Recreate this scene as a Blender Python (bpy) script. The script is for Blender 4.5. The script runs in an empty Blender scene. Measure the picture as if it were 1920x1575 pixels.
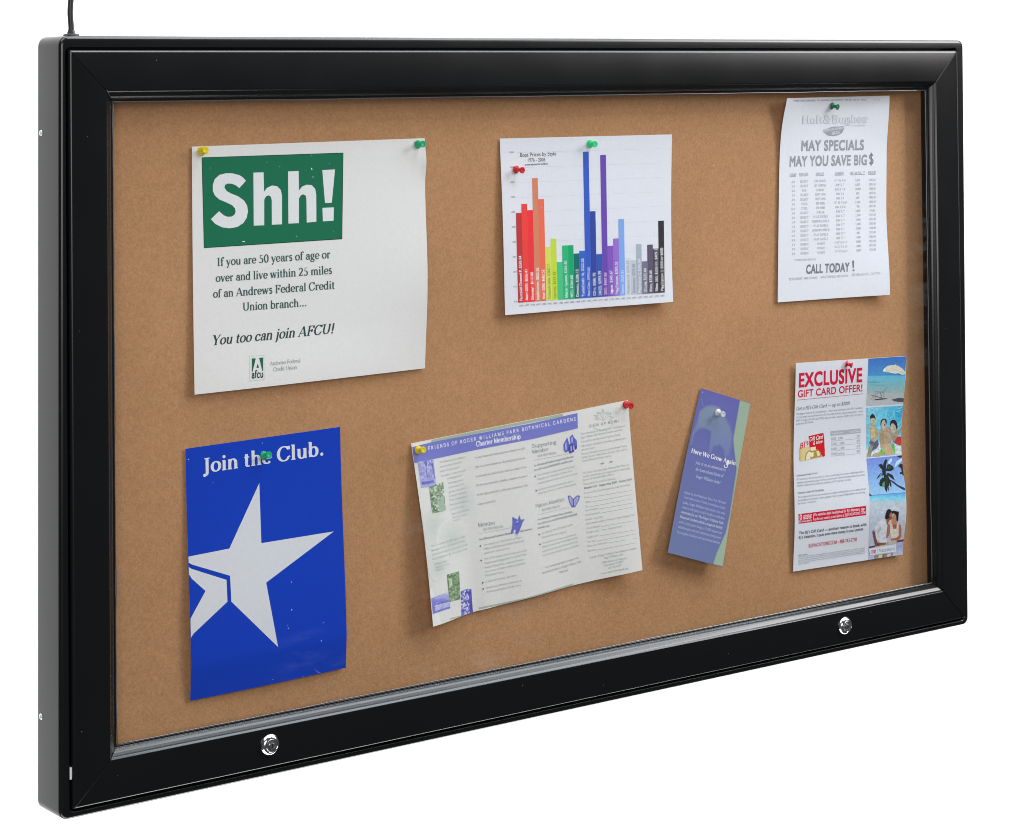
import bpy, bmesh, math, random
import numpy as np
from mathutils import Vector, Matrix, noise
from mathutils.geometry import delaunay_2d_cdt, tessellate_polygon

random.seed(7)
S = bpy.context.scene
COL = S.collection

# ------------------------------------------------------------------ camera
SC = 1.39                       # width of the door in metres
ROT = np.array([[0.7988298612267888, -0.6014736666703104, -0.010014045857498741],
                [0.005613713264487955, 0.02409977712060988, -0.9996937966028002],
                [0.6015308296634911, 0.798529040827435, 0.0226281223136802]])   # rows: right, down, forward
CAM = np.array([-1.81316568, -2.27243328, 0.36391598])
FOC, CX, CY = 4360.035, 960.0, 56.294

cam = bpy.data.cameras.new('camera')
cam.sensor_width = 36.0
cam.lens = FOC / 1920 * 36
cam.shift_y = -(787.5 - CY) / 1920
cam.clip_end = 100
cam_o = bpy.data.objects.new('camera', cam)
COL.objects.link(cam_o)
M = Matrix(((ROT[0][0], -ROT[1][0], -ROT[2][0], CAM[0]),
            (ROT[0][1], -ROT[1][1], -ROT[2][1], CAM[1]),
            (ROT[0][2], -ROT[1][2], -ROT[2][2], CAM[2]),
            (0, 0, 0, 1)))
cam_o.matrix_world = M
S.camera = cam_o
S.render.resolution_x, S.render.resolution_y = 1024, 840

# ------------------------------------------------------------------ light
S.view_settings.view_transform = 'Standard'
S.view_settings.look = 'None'
S.view_settings.exposure = 0
S.view_settings.gamma = 1
W = bpy.data.worlds.new('World')
S.world = W
W.use_nodes = True
bg = W.node_tree.nodes['Background']
bg.inputs[0].default_value = (0.9, 0.97, 1.0, 1)
bg.inputs[1].default_value = 0.07


def area(name, loc, aim, sx, sy, power, col=(1, 1, 1)):
    l = bpy.data.lights.new(name, 'AREA')
    l.shape = 'RECTANGLE'
    l.size, l.size_y = sx, sy
    l.energy = power
    l.color = col
    o = bpy.data.objects.new(name, l)
    o.location = loc
    o.rotation_euler = (Vector(aim) - Vector(loc)).to_track_quat('-Z', 'Y').to_euler()
    COL.objects.link(o)
    return o


area('overhead_softbox', (1.9, -1.0, 2.5), (1.9, 0.1, -0.3), 4.0, 1.3, 156, (0.86, 0.93, 0.99))
area('side_softbox', (3.9, -2.6, 2.08), (0, 0, -0.05), 1.6, 2.0, 160, (1.0, 0.965, 0.95))
area('fill_light', (-2.5, -3.4, 0.75), (-0.1, 0, -0.2), 2.4, 1.8, 66, (1.0, 0.965, 0.95))  # added fill light, evens out the left and lower board
area('backdrop_lamp', (1.0, 0.5, 2.9), (0.6, 1.8, -0.2), 9.0, 1.0, 228)
area('backdrop_lamp', (1.0, 0.5, -3.2), (0.6, 1.8, -0.6), 9.0, 1.0, 228)


# ------------------------------------------------------------------ helpers
def lin(c):
    out = []
    for v in c:
        v = v / 255.0
        out.append(v / 12.92 if v <= 0.04045 else ((v + 0.055) / 1.055) ** 2.4)
    return out


EXPO = 0.80                     # light falling on the papers; ink colour = (seen colour - surface sheen) / this


def ink(c):
    return tuple(min(0.9, max(0.004, v - 0.012) / EXPO) for v in lin(c)) + (1.0,)


def new_mat(name):
    m = bpy.data.materials.new(name)
    m.use_nodes = True
    nt = m.node_tree
    return m, nt, nt.nodes['Principled BSDF']


def N(nt, kind, **kw):
    n = nt.nodes.new(kind)
    for k, v in kw.items():
        setattr(n, k, v)
    return n


def unproj(u, v, y):
    d = ROT.T @ np.array([(u - CX) / FOC, (v - CY) / FOC, 1.0])
    s = (y - CAM[1]) / d[1]
    return CAM + s * d


def project(X):
    c = (X - CAM) @ ROT.T
    return np.stack([CX + FOC * c[:, 0] / c[:, 2], CY + FOC * c[:, 1] / c[:, 2]], 1)


def link(o, parent=None):
    COL.objects.link(o)
    if parent is not None:
        o.parent = parent
        o.matrix_parent_inverse = Matrix.Translation(-parent.location)
    return o


def tag(o, label, cat, group=None):
    o['label'] = label
    o['category'] = cat
    if group:
        o['group'] = group
    return o


def empty(name, loc):
    o = bpy.data.objects.new(name, None)
    o.empty_display_size = 0.02
    o.location = loc
    COL.objects.link(o)
    return o


def mesh_obj(name, verts, faces, mat, parent=None, smooth=False, angle=None):
    me = bpy.data.meshes.new(name)
    me.from_pydata([tuple(v) for v in verts], [], faces)
    me.update()
    if smooth:
        me.polygons.foreach_set('use_smooth', [True] * len(me.polygons))
        if angle:
            me.set_sharp_from_angle(angle=math.radians(angle))
    me.materials.append(mat)
    o = bpy.data.objects.new(name, me)
    return link(o, parent)


def lathe(profile, n=40):
    """profile of (radius, height along axis); axis is -Y from the origin"""
    vs, fs = [], []
    for (r, h) in profile:
        for k in range(n):
            a = 2 * math.pi * k / n
            vs.append((r * math.cos(a), -h, r * math.sin(a)))
    for i in range(len(profile) - 1):
        for k in range(n):
            k2 = (k + 1) % n
            fs.append((i * n + k, i * n + k2, (i + 1) * n + k2, (i + 1) * n + k))
    fs.append(tuple(range(n))[::-1])
    fs.append(tuple((len(profile) - 1) * n + k for k in range(n)))
    return vs, fs


def tube(pts, r, n=14):
    pts = [Vector(p) for p in pts]
    vs, fs = [], []
    for i, p in enumerate(pts):
        t = (pts[min(i + 1, len(pts) - 1)] - pts[max(i - 1, 0)]).normalized()
        a = t.orthogonal() if i == 0 else (a - t * a.dot(t))
        a.normalize()
        b = t.cross(a)
        rr = r[i] if isinstance(r, (list, tuple)) else r
        for k in range(n):
            q = 2 * math.pi * k / n
            vs.append(p + a * (rr * math.cos(q)) + b * (rr * math.sin(q)))
    for i in range(len(pts) - 1):
        for k in range(n):
            k2 = (k + 1) % n
            fs.append((i * n + k, i * n + k2, (i + 1) * n + k2, (i + 1) * n + k))
    fs.append(tuple(range(n))[::-1])
    fs.append(tuple((len(pts) - 1) * n + k for k in range(n)))
    return vs, fs


# ------------------------------------------------------------------ materials
def black_metal():
    m, nt, b = new_mat('black satin paint')
    b.inputs['Base Color'].default_value = (0.0042, 0.0046, 0.005, 1)
    b.inputs['Specular IOR Level'].default_value = 0.5
    tc = N(nt, 'ShaderNodeTexCoord')
    n = N(nt, 'ShaderNodeTexNoise')
    n.inputs['Scale'].default_value = 9
    n.inputs['Detail'].default_value = 5
    nt.links.new(tc.outputs['Object'], n.inputs['Vector'])
    mr = N(nt, 'ShaderNodeMapRange')
    mr.inputs['To Min'].default_value = 0.19
    mr.inputs['To Max'].default_value = 0.29
    nt.links.new(n.outputs['Fac'], mr.inputs['Value'])
    nt.links.new(mr.outputs[0], b.inputs['Roughness'])
    # fine dust specks
    v = N(nt, 'ShaderNodeTexVoronoi')
    v.inputs['Scale'].default_value = 95
    v.inputs['Randomness'].default_value = 1
    nt.links.new(tc.outputs['Object'], v.inputs['Vector'])
    lt = N(nt, 'ShaderNodeMath', operation='LESS_THAN')
    lt.inputs[1].default_value = 0.055
    nt.links.new(v.outputs['Distance'], lt.inputs[0])
    sp = N(nt, 'ShaderNodeSeparateColor')
    nt.links.new(v.outputs['Color'], sp.inputs[0])
    gt = N(nt, 'ShaderNodeMath', operation='GREATER_THAN')
    gt.inputs[1].default_value = 0.96
    nt.links.new(sp.outputs[0], gt.inputs[0])
    mu = N(nt, 'ShaderNodeMath', operation='MULTIPLY')
    nt.links.new(lt.outputs[0], mu.inputs[0])
    nt.links.new(gt.outputs[0], mu.inputs[1])
    mx = N(nt, 'ShaderNodeMix', data_type='RGBA')
    mx.inputs['A'].default_value = (0.0042, 0.0046, 0.005, 1)
    mx.inputs['B'].default_value = (0.12, 0.12, 0.125, 1)
    nt.links.new(mu.outputs[0], mx.inputs['Factor'])
    nt.links.new(mx.outputs['Result'], b.inputs['Base Color'])
    # orange-peel of the paint
    n2 = N(nt, 'ShaderNodeTexNoise')
    n2.inputs['Scale'].default_value = 420
    nt.links.new(tc.outputs['Object'], n2.inputs['Vector'])
    bp = N(nt, 'ShaderNodeBump')
    bp.inputs['Strength'].default_value = 0.05
    bp.inputs['Distance'].default_value = 0.0004
    nt.links.new(n2.outputs['Fac'], bp.inputs['Height'])
    nt.links.new(bp.outputs[0], b.inputs['Normal'])
    return m


def cork_mat():
    m, nt, b = new_mat('fine cork')
    tc = N(nt, 'ShaderNodeTexCoord')
    big = N(nt, 'ShaderNodeTexNoise')
    big.inputs['Scale'].default_value = 7
    big.inputs['Detail'].default_value = 4
    mid = N(nt, 'ShaderNodeTexNoise')
    mid.inputs['Scale'].default_value = 150
    mid.inputs['Detail'].default_value = 6
    mid.inputs['Roughness'].default_value = 0.65
    fine = N(nt, 'ShaderNodeTexNoise')
    fine.inputs['Scale'].default_value = 420
    fine.inputs['Detail'].default_value = 5
    for n in (big, mid, fine):
        nt.links.new(tc.outputs['Object'], n.inputs['Vector'])
    r1 = N(nt, 'ShaderNodeValToRGB')
    e = r1.color_ramp.elements
    e[0].position, e[0].color = 0.25, (0.462, 0.246, 0.117, 1)
    e[1].position, e[1].color = 0.75, (0.545, 0.299, 0.147, 1)
    nt.links.new(mid.outputs['Fac'], r1.inputs[0])
    r2 = N(nt, 'ShaderNodeValToRGB')
    e = r2.color_ramp.elements
    e[0].position, e[0].color = 0.3, (0.86, 0.84, 0.83, 1)
    e[1].position, e[1].color = 0.7, (1.08, 1.08, 1.09, 1)
    nt.links.new(fine.outputs['Fac'], r2.inputs[0])
    mu = N(nt, 'ShaderNodeMix', data_type='RGBA', blend_type='MULTIPLY')
    mu.inputs['Factor'].default_value = 1
    nt.links.new(r1.outputs[0], mu.inputs['A'])
    nt.links.new(r2.outputs[0], mu.inputs['B'])
    r3 = N(nt, 'ShaderNodeValToRGB')
    e = r3.color_ramp.elements
    e[0].position, e[0].color = 0.3, (0.95, 0.94, 0.93, 1)
    e[1].position, e[1].color = 0.7, (1.05, 1.04, 1.05, 1)
    nt.links.new(big.outputs['Fac'], r3.inputs[0])
    mu2 = N(nt, 'ShaderNodeMix', data_type='RGBA', blend_type='MULTIPLY')
    mu2.inputs['Factor'].default_value = 1
    nt.links.new(mu.outputs['Result'], mu2.inputs['A'])
    nt.links.new(r3.outputs[0], mu2.inputs['B'])
    last = mu2.outputs['Result']
    # pale and dark granules
    for scale, thr, keep, colr in ((150, 0.20, 0.87, (0.72, 0.55, 0.37, 1)), (120, 0.16, 0.94, (0.13, 0.07, 0.04, 1)),
                                   (60, 0.075, 0.90, (0.80, 0.72, 0.60, 1))):
        v = N(nt, 'ShaderNodeTexVoronoi')
        v.inputs['Scale'].default_value = scale
        nt.links.new(tc.outputs['Object'], v.inputs['Vector'])
        lt = N(nt, 'ShaderNodeMath', operation='LESS_THAN')
        lt.inputs[1].default_value = thr
        nt.links.new(v.outputs['Distance'], lt.inputs[0])
        sp = N(nt, 'ShaderNodeSeparateColor')
        nt.links.new(v.outputs['Color'], sp.inputs[0])
        gt = N(nt, 'ShaderNodeMath', operation='GREATER_THAN')
        gt.inputs[1].default_value = keep
        nt.links.new(sp.outputs[1], gt.inputs[0])
        mm = N(nt, 'ShaderNodeMath', operation='MULTIPLY')
        nt.links.new(lt.outputs[0], mm.inputs[0])
        nt.links.new(gt.outputs[0], mm.inputs[1])
        m3 = N(nt, 'ShaderNodeMath', operation='MULTIPLY')
        m3.inputs[1].default_value = 0.8
        nt.links.new(mm.outputs[0], m3.inputs[0])
        mx = N(nt, 'ShaderNodeMix', data_type='RGBA')
        mx.inputs['B'].default_value = colr
        nt.links.new(m3.outputs[0], mx.inputs['Factor'])
        nt.links.new(last, mx.inputs['A'])
        last = mx.outputs['Result']
    nt.links.new(last, b.inputs['Base Color'])
    b.inputs['Roughness'].default_value = 0.85
    b.inputs['Specular IOR Level'].default_value = 0.2
    bp = N(nt, 'ShaderNodeBump')
    bp.inputs['Strength'].default_value = 0.35
    bp.inputs['Distance'].default_value = 0.0006
    nt.links.new(fine.outputs['Fac'], bp.inputs['Height'])
    nt.links.new(bp.outputs[0], b.inputs['Normal'])
    return m


def acrylic_mat():
    m, nt, b = new_mat('clear acrylic')
    nt.nodes.remove(b)
    out = [n for n in nt.nodes if n.type == 'OUTPUT_MATERIAL'][0]
    tr = N(nt, 'ShaderNodeBsdfTransparent')
    tr.inputs[0].default_value = (0.985, 0.99, 0.988, 1)
    gl = N(nt, 'ShaderNodeBsdfGlossy')
    gl.inputs['Color'].default_value = (1, 1, 1, 1)
    gl.inputs['Roughness'].default_value = 0.03
    fr = N(nt, 'ShaderNodeFresnel')
    ge = N(nt, 'ShaderNodeNewGeometry')
    io = N(nt, 'ShaderNodeMapRange')
    io.inputs['To Min'].default_value = 1.36
    io.inputs['To Max'].default_value = 1 / 1.36
    nt.links.new(ge.outputs['Backfacing'], io.inputs['Value'])
    nt.links.new(io.outputs[0], fr.inputs['IOR'])
    mx = N(nt, 'ShaderNodeMixShader')
    nt.links.new(fr.outputs[0], mx.inputs[0])
    nt.links.new(tr.outputs[0], mx.inputs[1])
    nt.links.new(gl.outputs[0], mx.inputs[2])
    # faint dust and wipe marks lying on the sheet
    tc = N(nt, 'ShaderNodeTexCoord')
    v = N(nt, 'ShaderNodeTexVoronoi')
    v.inputs['Scale'].default_value = 42
    nt.links.new(tc.outputs['Object'], v.inputs['Vector'])
    lt = N(nt, 'ShaderNodeMath', operation='LESS_THAN')
    lt.inputs[1].default_value = 0.03
    nt.links.new(v.outputs['Distance'], lt.inputs[0])
    sp = N(nt, 'ShaderNodeSeparateColor')
    nt.links.new(v.outputs['Color'], sp.inputs[0])
    gt = N(nt, 'ShaderNodeMath', operation='GREATER_THAN')
    gt.inputs[1].default_value = 0.90
    nt.links.new(sp.outputs[0], gt.inputs[0])
    mu = N(nt, 'ShaderNodeMath', operation='MULTIPLY')
    nt.links.new(lt.outputs[0], mu.inputs[0])
    nt.links.new(gt.outputs[0], mu.inputs[1])
    mu2 = N(nt, 'ShaderNodeMath', operation='MULTIPLY')
    mu2.inputs[1].default_value = 0.6
    nt.links.new(mu.outputs[0], mu2.inputs[0])
    sm1 = N(nt, 'ShaderNodeTexNoise')
    sm1.inputs['Scale'].default_value = 2.3
    sm2 = N(nt, 'ShaderNodeTexNoise')
    sm2.inputs['Scale'].default_value = 26
    sm2.inputs['Detail'].default_value = 8
    sm2.inputs['Roughness'].default_value = 0.7
    mpp = N(nt, 'ShaderNodeMapping')
    mpp.inputs['Rotation'].default_value = (0, 0.9, 0)
    mpp.inputs['Scale'].default_value = (0.5, 1, 2.2)
    nt.links.new(tc.outputs['Object'], mpp.inputs[0])
    nt.links.new(tc.outputs['Object'], sm1.inputs['Vector'])
    nt.links.new(mpp.outputs[0], sm2.inputs['Vector'])
    ra = N(nt, 'ShaderNodeMapRange')
    ra.inputs['From Min'].default_value = 0.60
    ra.inputs['From Max'].default_value = 0.72
    nt.links.new(sm1.outputs['Fac'], ra.inputs['Value'])
    rb_ = N(nt, 'ShaderNodeMapRange')
    rb_.inputs['From Min'].default_value = 0.50
    rb_.inputs['From Max'].default_value = 0.80
    rb_.inputs['To Max'].default_value = 0.10
    nt.links.new(sm2.outputs['Fac'], rb_.inputs['Value'])
    mw_ = N(nt, 'ShaderNodeMath', operation='MULTIPLY')
    nt.links.new(ra.outputs[0], mw_.inputs[0])
    nt.links.new(rb_.outputs[0], mw_.inputs[1])
    mxx = N(nt, 'ShaderNodeMath', operation='MAXIMUM')
    nt.links.new(mw_.outputs[0], mxx.inputs[0])
    nt.links.new(mu2.outputs[0], mxx.inputs[1])
    mu2 = mxx
    df = N(nt, 'ShaderNodeBsdfDiffuse')
    df.inputs[0].default_value = (0.8, 0.8, 0.8, 1)
    mx2 = N(nt, 'ShaderNodeMixShader')
    nt.links.new(mu2.outputs[0], mx2.inputs[0])
    nt.links.new(mx.outputs[0], mx2.inputs[1])
    nt.links.new(df.outputs[0], mx2.inputs[2])
    nt.links.new(mx2.outputs[0], out.inputs[0])
    return m


def plain(name, col, rough=0.5, metal=0.0, spec=0.5, coat=0.0):
    m, nt, b = new_mat(name)
    tc = N(nt, 'ShaderNodeTexCoord')
    n = N(nt, 'ShaderNodeTexNoise')
    n.inputs['Scale'].default_value = 160
    nt.links.new(tc.outputs['Object'], n.inputs['Vector'])
    mr = N(nt, 'ShaderNodeMapRange')
    mr.inputs['To Min'].default_value = max(0.02, rough - 0.05)
    mr.inputs['To Max'].default_value = rough + 0.05
    nt.links.new(n.outputs['Fac'], mr.inputs['Value'])
    nt.links.new(mr.outputs[0], b.inputs['Roughness'])
    b.inputs['Base Color'].default_value = tuple(col) + (1,)
    b.inputs['Metallic'].default_value = metal
    b.inputs['Specular IOR Level'].default_value = spec
    b.inputs['Coat Weight'].default_value = coat
    return m


def printed(name, rough=0.6, spec=0.4):
    """ink and paper stock whose colour is the printed colour stored on the mesh"""
    m, nt, b = new_mat(name)
    a = N(nt, 'ShaderNodeVertexColor', layer_name='print')
    tc = N(nt, 'ShaderNodeTexCoord')
    n = N(nt, 'ShaderNodeTexNoise')
    n.inputs['Scale'].default_value = 260
    n.inputs['Detail'].default_value = 4
    nt.links.new(tc.outputs['Object'], n.inputs['Vector'])
    mr = N(nt, 'ShaderNodeMapRange')
    mr.inputs['To Min'].default_value = 0.95
    mr.inputs['To Max'].default_value = 1.05
    nt.links.new(n.outputs['Fac'], mr.inputs['Value'])
    mx = N(nt, 'ShaderNodeMix', data_type='RGBA', blend_type='MULTIPLY')
    mx.inputs['Factor'].default_value = 1
    nt.links.new(a.outputs[0], mx.inputs['A'])
    nt.links.new(mr.outputs[0], mx.inputs['B'])
    nt.links.new(mx.outputs['Result'], b.inputs['Base Color'])
    b.inputs['Roughness'].default_value = rough
    b.inputs['Specular IOR Level'].default_value = spec
    return m


MB = black_metal()
M_CORK = cork_mat()
M_ACR = acrylic_mat()
M_CHROME = plain('polished chrome', (0.80, 0.81, 0.82), 0.17, 1.0)
M_STEEL = plain('brushed steel', (0.52, 0.52, 0.53), 0.30, 1.0)
M_ZINC = plain('zinc plated steel', (0.75, 0.76, 0.77), 0.5, 1.0)
M_DARK = plain('keyhole shade', (0.008, 0.008, 0.009), 0.5)
M_RUBBER = plain('black cable rubber', (0.012, 0.013, 0.014), 0.42)
M_WHITE = plain('plain white', (0.80, 0.80, 0.80), 0.45)
M_BEAD = plain('grey glazing bead', (0.10, 0.10, 0.11), 0.18, 0.0, 0.9)

# ------------------------------------------------------------------ backdrop
m_bd, nt, b = new_mat('white studio paper')
b.inputs['Base Color'].default_value = (0.88, 0.88, 0.88, 1)
b.inputs['Roughness'].default_value = 0.9
b.inputs['Specular IOR Level'].default_value = 0.1
n_ = N(nt, 'ShaderNodeTexNoise')
n_.inputs['Scale'].default_value = 300
bp_ = N(nt, 'ShaderNodeBump')
bp_.inputs['Strength'].default_value = 0.02
nt.links.new(n_.outputs['Fac'], bp_.inputs['Height'])
nt.links.new(bp_.outputs[0], b.inputs['Normal'])
bd = mesh_obj('backdrop', [(-7, 1.8, -5), (9, 1.8, -5), (9, 1.8, 5), (-7, 1.8, 5),
                           (-7, 1.81, -5), (9, 1.81, -5), (9, 1.81, 5), (-7, 1.81, 5)],
              [(0, 1, 2, 3), (7, 6, 5, 4), (0, 4, 5, 1), (1, 5, 6, 2), (2, 6, 7, 3), (3, 7, 4, 0)], m_bd)
bd['kind'] = 'structure'

# ------------------------------------------------------------------ cabinet
YC = 0.030                       # depth of the cork face behind the door face
DX, DZ = 0.695, 0.40378          # half size of the door
LIP = 0.0561                     # width of a door rail
board = empty('bulletin_board', (0, 0.03, -0.4145))
tag(board, 'black framed enclosed cork bulletin board with a locking acrylic door', 'bulletin board')


def rrect(x0, x1, z0, z1, r, y, n=8):
    pts = []
    for cx, cz, a0 in ((x1 - r, z1 - r, 0), (x0 + r, z1 - r, 90), (x0 + r, z0 + r, 180), (x1 - r, z0 + r, 270)):
        for k in range(n + 1):
            a = math.radians(a0 + 90 * k / n)
            pts.append((cx + r * math.cos(a), y, cz + r * math.sin(a)))
    return pts


def loft(loops, cap_first=True, cap_last=False):
    n = len(loops[0])
    vs = [p for l in loops for p in l]
    fs = []
    for i in range(len(loops) - 1):
        for k in range(n):
            k2 = (k + 1) % n
            fs.append((i * n + k, i * n + k2, (i + 1) * n + k2, (i + 1) * n + k))
    if cap_first:
        fs.append(tuple(range(n))[::-1])
    if cap_last:
        fs.append(tuple((len(loops) - 1) * n + k for k in range(n)))
    return vs, fs


BX0, BX1, BZ0, BZ1 = -0.7042, 0.7092, -0.4145, 0.4190


def skew(x, z):
    """the case is a few millimetres out of square"""
    t = (z - BZ0) / (BZ1 - BZ0)
    return -0.0050 * (1 - t) if x < 0 else -0.0030 + 0.0068 * t


def body_loop(i, y, r=0.011):
    pts = []
    for x, yy, z in rrect(BX0 + i, BX1 - i, BZ0 + i, BZ1 - i, max(r - i, 0.0015), y):
        pts.append((x + skew(x, z), yy, z))
    return pts


OX, OZ = DX - LIP + 0.012, DZ - LIP + 0.012     # opening inside the cabinet
gx, gz = DX + 0.0024, DZ + 0.0030
loops = [body_loop(0.0012, 0.0575), body_loop(0, 0.056), body_loop(0, 0.0080)]
for k in range(1, 7):
    a = math.radians(90 * k / 6)
    loops.append(body_loop(0.0050 * (1 - math.cos(a)), 0.0080 - 0.0050 * math.sin(a)))
loops += [rrect(-gx - 0.0007, gx + 0.0007, -gz - 0.0007, gz + 0.0007, 0.006, 0.003),
          rrect(-gx, gx, -gz, gz, 0.0055, 0.0037),
          rrect(-gx, gx, -gz, gz, 0.0055, 0.0170),
          rrect(-OX, OX, -OZ, OZ, 0.001, 0.0170),
          rrect(-OX, OX, -OZ, OZ, 0.001, 0.0360)]
vs, fs = loft(loops, cap_last=True)
mesh_obj('cabinet_body', vs, fs, MB, board, True, 28)

# cork panel
e = 0.0004
vs = []
for y in (YC, 0.0352):
    vs += [(-OX + e, y, -OZ + e), (OX - e, y, -OZ + e), (OX - e, y, OZ - e), (-OX + e, y, OZ - e)]
mesh_obj('cork_panel', vs, [(0, 1, 2, 3), (7, 6, 5, 4), (0, 4, 5, 1), (1, 5, 6, 2), (2, 6, 7, 3), (3, 7, 4, 0)], M_CORK, board)

# door rails, mitred
PROF = [(0.0004, 0.0145), (0.0, 0.0140), (0.0, 0.0038), (0.00015, 0.0027), (0.0006, 0.0017), (0.0013, 0.0009), (0.0022, 0.0003), (0.0030, 0.0001), (0.0038, 0.0),
        (0.0432, 0.0), (0.0440, 0.0001), (0.0448, 0.0006), (0.0455, 0.0013), (0.0466, 0.0020),
        (0.0480, 0.0031), (0.0495, 0.0042), (0.0510, 0.0054), (0.0523, 0.0066), (0.0532, 0.0078), (0.0537, 0.0089),
        (0.0542, 0.0094), (0.0557, 0.0095), (0.0561, 0.0098), (0.0561, 0.0102), (0.0500, 0.0102), (0.0500, 0.0145)]
door = empty('door_frame', (0, 0.0145, -DZ))
door.parent = board
door.matrix_parent_inverse = Matrix.Translation(-board.location)
for side in range(4):
    vs = []
    sect = []
    half = DX if side % 2 == 0 else DZ
    other = DZ if side % 2 == 0 else DX
    for end in (-1, 1):
        row = []
        for cut, dep in ((0.0004, 0.00035), (0.0010, 0.0)):
            row.append([(end * (half - m - cut), y + dep, other - m) for (m, y) in PROF])
        sect.append(row)
    order = [sect[0][0], sect[0][1], sect[1][1], sect[1][0]]
    for sec in order:
        for (a, y, d) in sec:
            if side == 0:
                vs.append((a, y, d))
            elif side == 1:
                vs.append((d, y, -a))
            elif side == 2:
                vs.append((-a, y, -d))
            else:
                vs.append((-d, y, a))
    n = len(PROF)
    fs = []
    for i in range(3):
        for k in range(n):
            k2 = (k + 1) % n
            fs.append((i * n + k, i * n + k2, (i + 1) * n + k2, (i + 1) * n + k))
    fs.append(tuple(range(n))[::-1])
    fs.append(tuple(3 * n + k for k in range(n)))
    o = mesh_obj('frame_rail', vs, fs, MB, None, True, 24)
    o.parent = door
    o.matrix_parent_inverse = Matrix.Translation(-door.location)

# acrylic pane and its glazing bead
px_, pz_ = DX - 0.0505, DZ - 0.0505
vs = []
for y in (0.0105, 0.0132):
    vs += [(-px_, y, -pz_), (px_, y, -pz_), (px_, y, pz_), (-px_, y, pz_)]
mesh_obj('acrylic_pane', vs, [(0, 1, 2, 3), (7, 6, 5, 4), (0, 4, 5, 1), (1, 5, 6, 2), (2, 6, 7, 3), (3, 7, 4, 0)], M_ACR, board)
ix, iz = DX - LIP - 0.0002, DZ - LIP - 0.0002
rb = random.Random(3)
for (a, b_) in (((-ix, -iz), (ix, -iz)), ((ix, -iz), (ix, iz)), ((ix, iz), (-ix, iz)), ((-ix, iz), (-ix, -iz))):
    pts, rr = [], []
    ph = rb.random() * 6
    for k in range(61):
        t = k / 60
        wob = 0.00035 * math.sin(t * 23 + ph) + 0.0003 * math.sin(t * 51 + 2 * ph)
        x, z = a[0] + (b_[0] - a[0]) * t, a[1] + (b_[1] - a[1]) * t
        if abs(a[0] - b_[0]) > abs(a[1] - b_[1]):
            z -= math.copysign(0.0003 + wob, z)
        else:
            x -= math.copysign(0.0003 + wob, x)
        pts.append((x, 0.0099, z))
        rr.append(0.0006)
    vs, fs = tube(pts, rr, 8)
    mesh_obj('glazing_bead', vs, fs, M_BEAD, board, True)

# locks
for (u, v) in ((506.5, 1396.5), (1585, 1173.3)):
    c = unproj(u, v, -0.001)
    prof = [(0.0118, -0.0004), (0.0119, 0.0006), (0.0116, 0.0014), (0.0108, 0.0028), (0.0098, 0.0040), (0.0088, 0.0047),
            (0.0080, 0.0049), (0.0076, 0.0046), (0.0074, 0.0036)]
    vs, fs = lathe(prof)
    vs = [(c[0] + p[0], p[1], c[2] + p[2]) for p in vs]
    lk = mesh_obj('lock', vs, fs, M_CHROME, board, True, 40)
    lk.location = (0, 0, 0)
    vs, fs = lathe([(0.0072, 0.0037), (0.0072, 0.0047), (0.0068, 0.0052), (0.0046, 0.0053), (0.0042, 0.0045), (0.0034, 0.0044),
                    (0.0033, 0.0058), (0.0026, 0.0061)])
    vs = [(c[0] + p[0], p[1], c[2] + p[2]) for p in vs]
    cy_ = mesh_obj('lock_cylinder', vs, fs, M_STEEL, None, True, 35)
    cy_.parent = lk
    kv = []
    for y in (-0.00605, -0.00635):
        kv += [(c[0] - 0.0006, y, c[2] - 0.0022), (c[0] + 0.0006, y, c[2] - 0.0022), (c[0] + 0.0006, y, c[2] + 0.0022), (c[0] - 0.0006, y, c[2] + 0.0022)]
    kh = mesh_obj('keyhole', kv, [(3, 2, 1, 0), (4, 5, 6, 7), (0, 1, 5, 4), (1, 2, 6, 5), (2, 3, 7, 6), (3, 0, 4, 7)], M_DARK)  # raised black slab, its colour stands in for the shade in the hole
    kh.parent = lk

# screws on the left side, small white piece in the hinge gap, cable gland on top
for z in (0.3145, -0.3130):
    vs, fs = lathe([(0.0034, -0.0004), (0.0034, 0.0003), (0.0029, 0.0010), (0.0017, 0.0015), (0.0006, 0.0017)], 20)
    vs = [(BX0 + skew(-1, z) + p[1], 0.0485 + p[0], z + p[2]) for p in vs]
    mesh_obj('screw', vs, fs, M_ZINC, board, True, 50)


def box(name, x0, x1, y0, y1, z0, z1, mat, parent):
    vs = [(x, y, z) for y in (y0, y1) for (x, z) in ((x0, z0), (x1, z0), (x1, z1), (x0, z1))]
    o = mesh_obj(name, vs, [(0, 1, 2, 3), (7, 6, 5, 4), (0, 4, 5, 1), (1, 5, 6, 2), (2, 6, 7, 3), (3, 7, 4, 0)], mat, parent)
    return o


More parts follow.
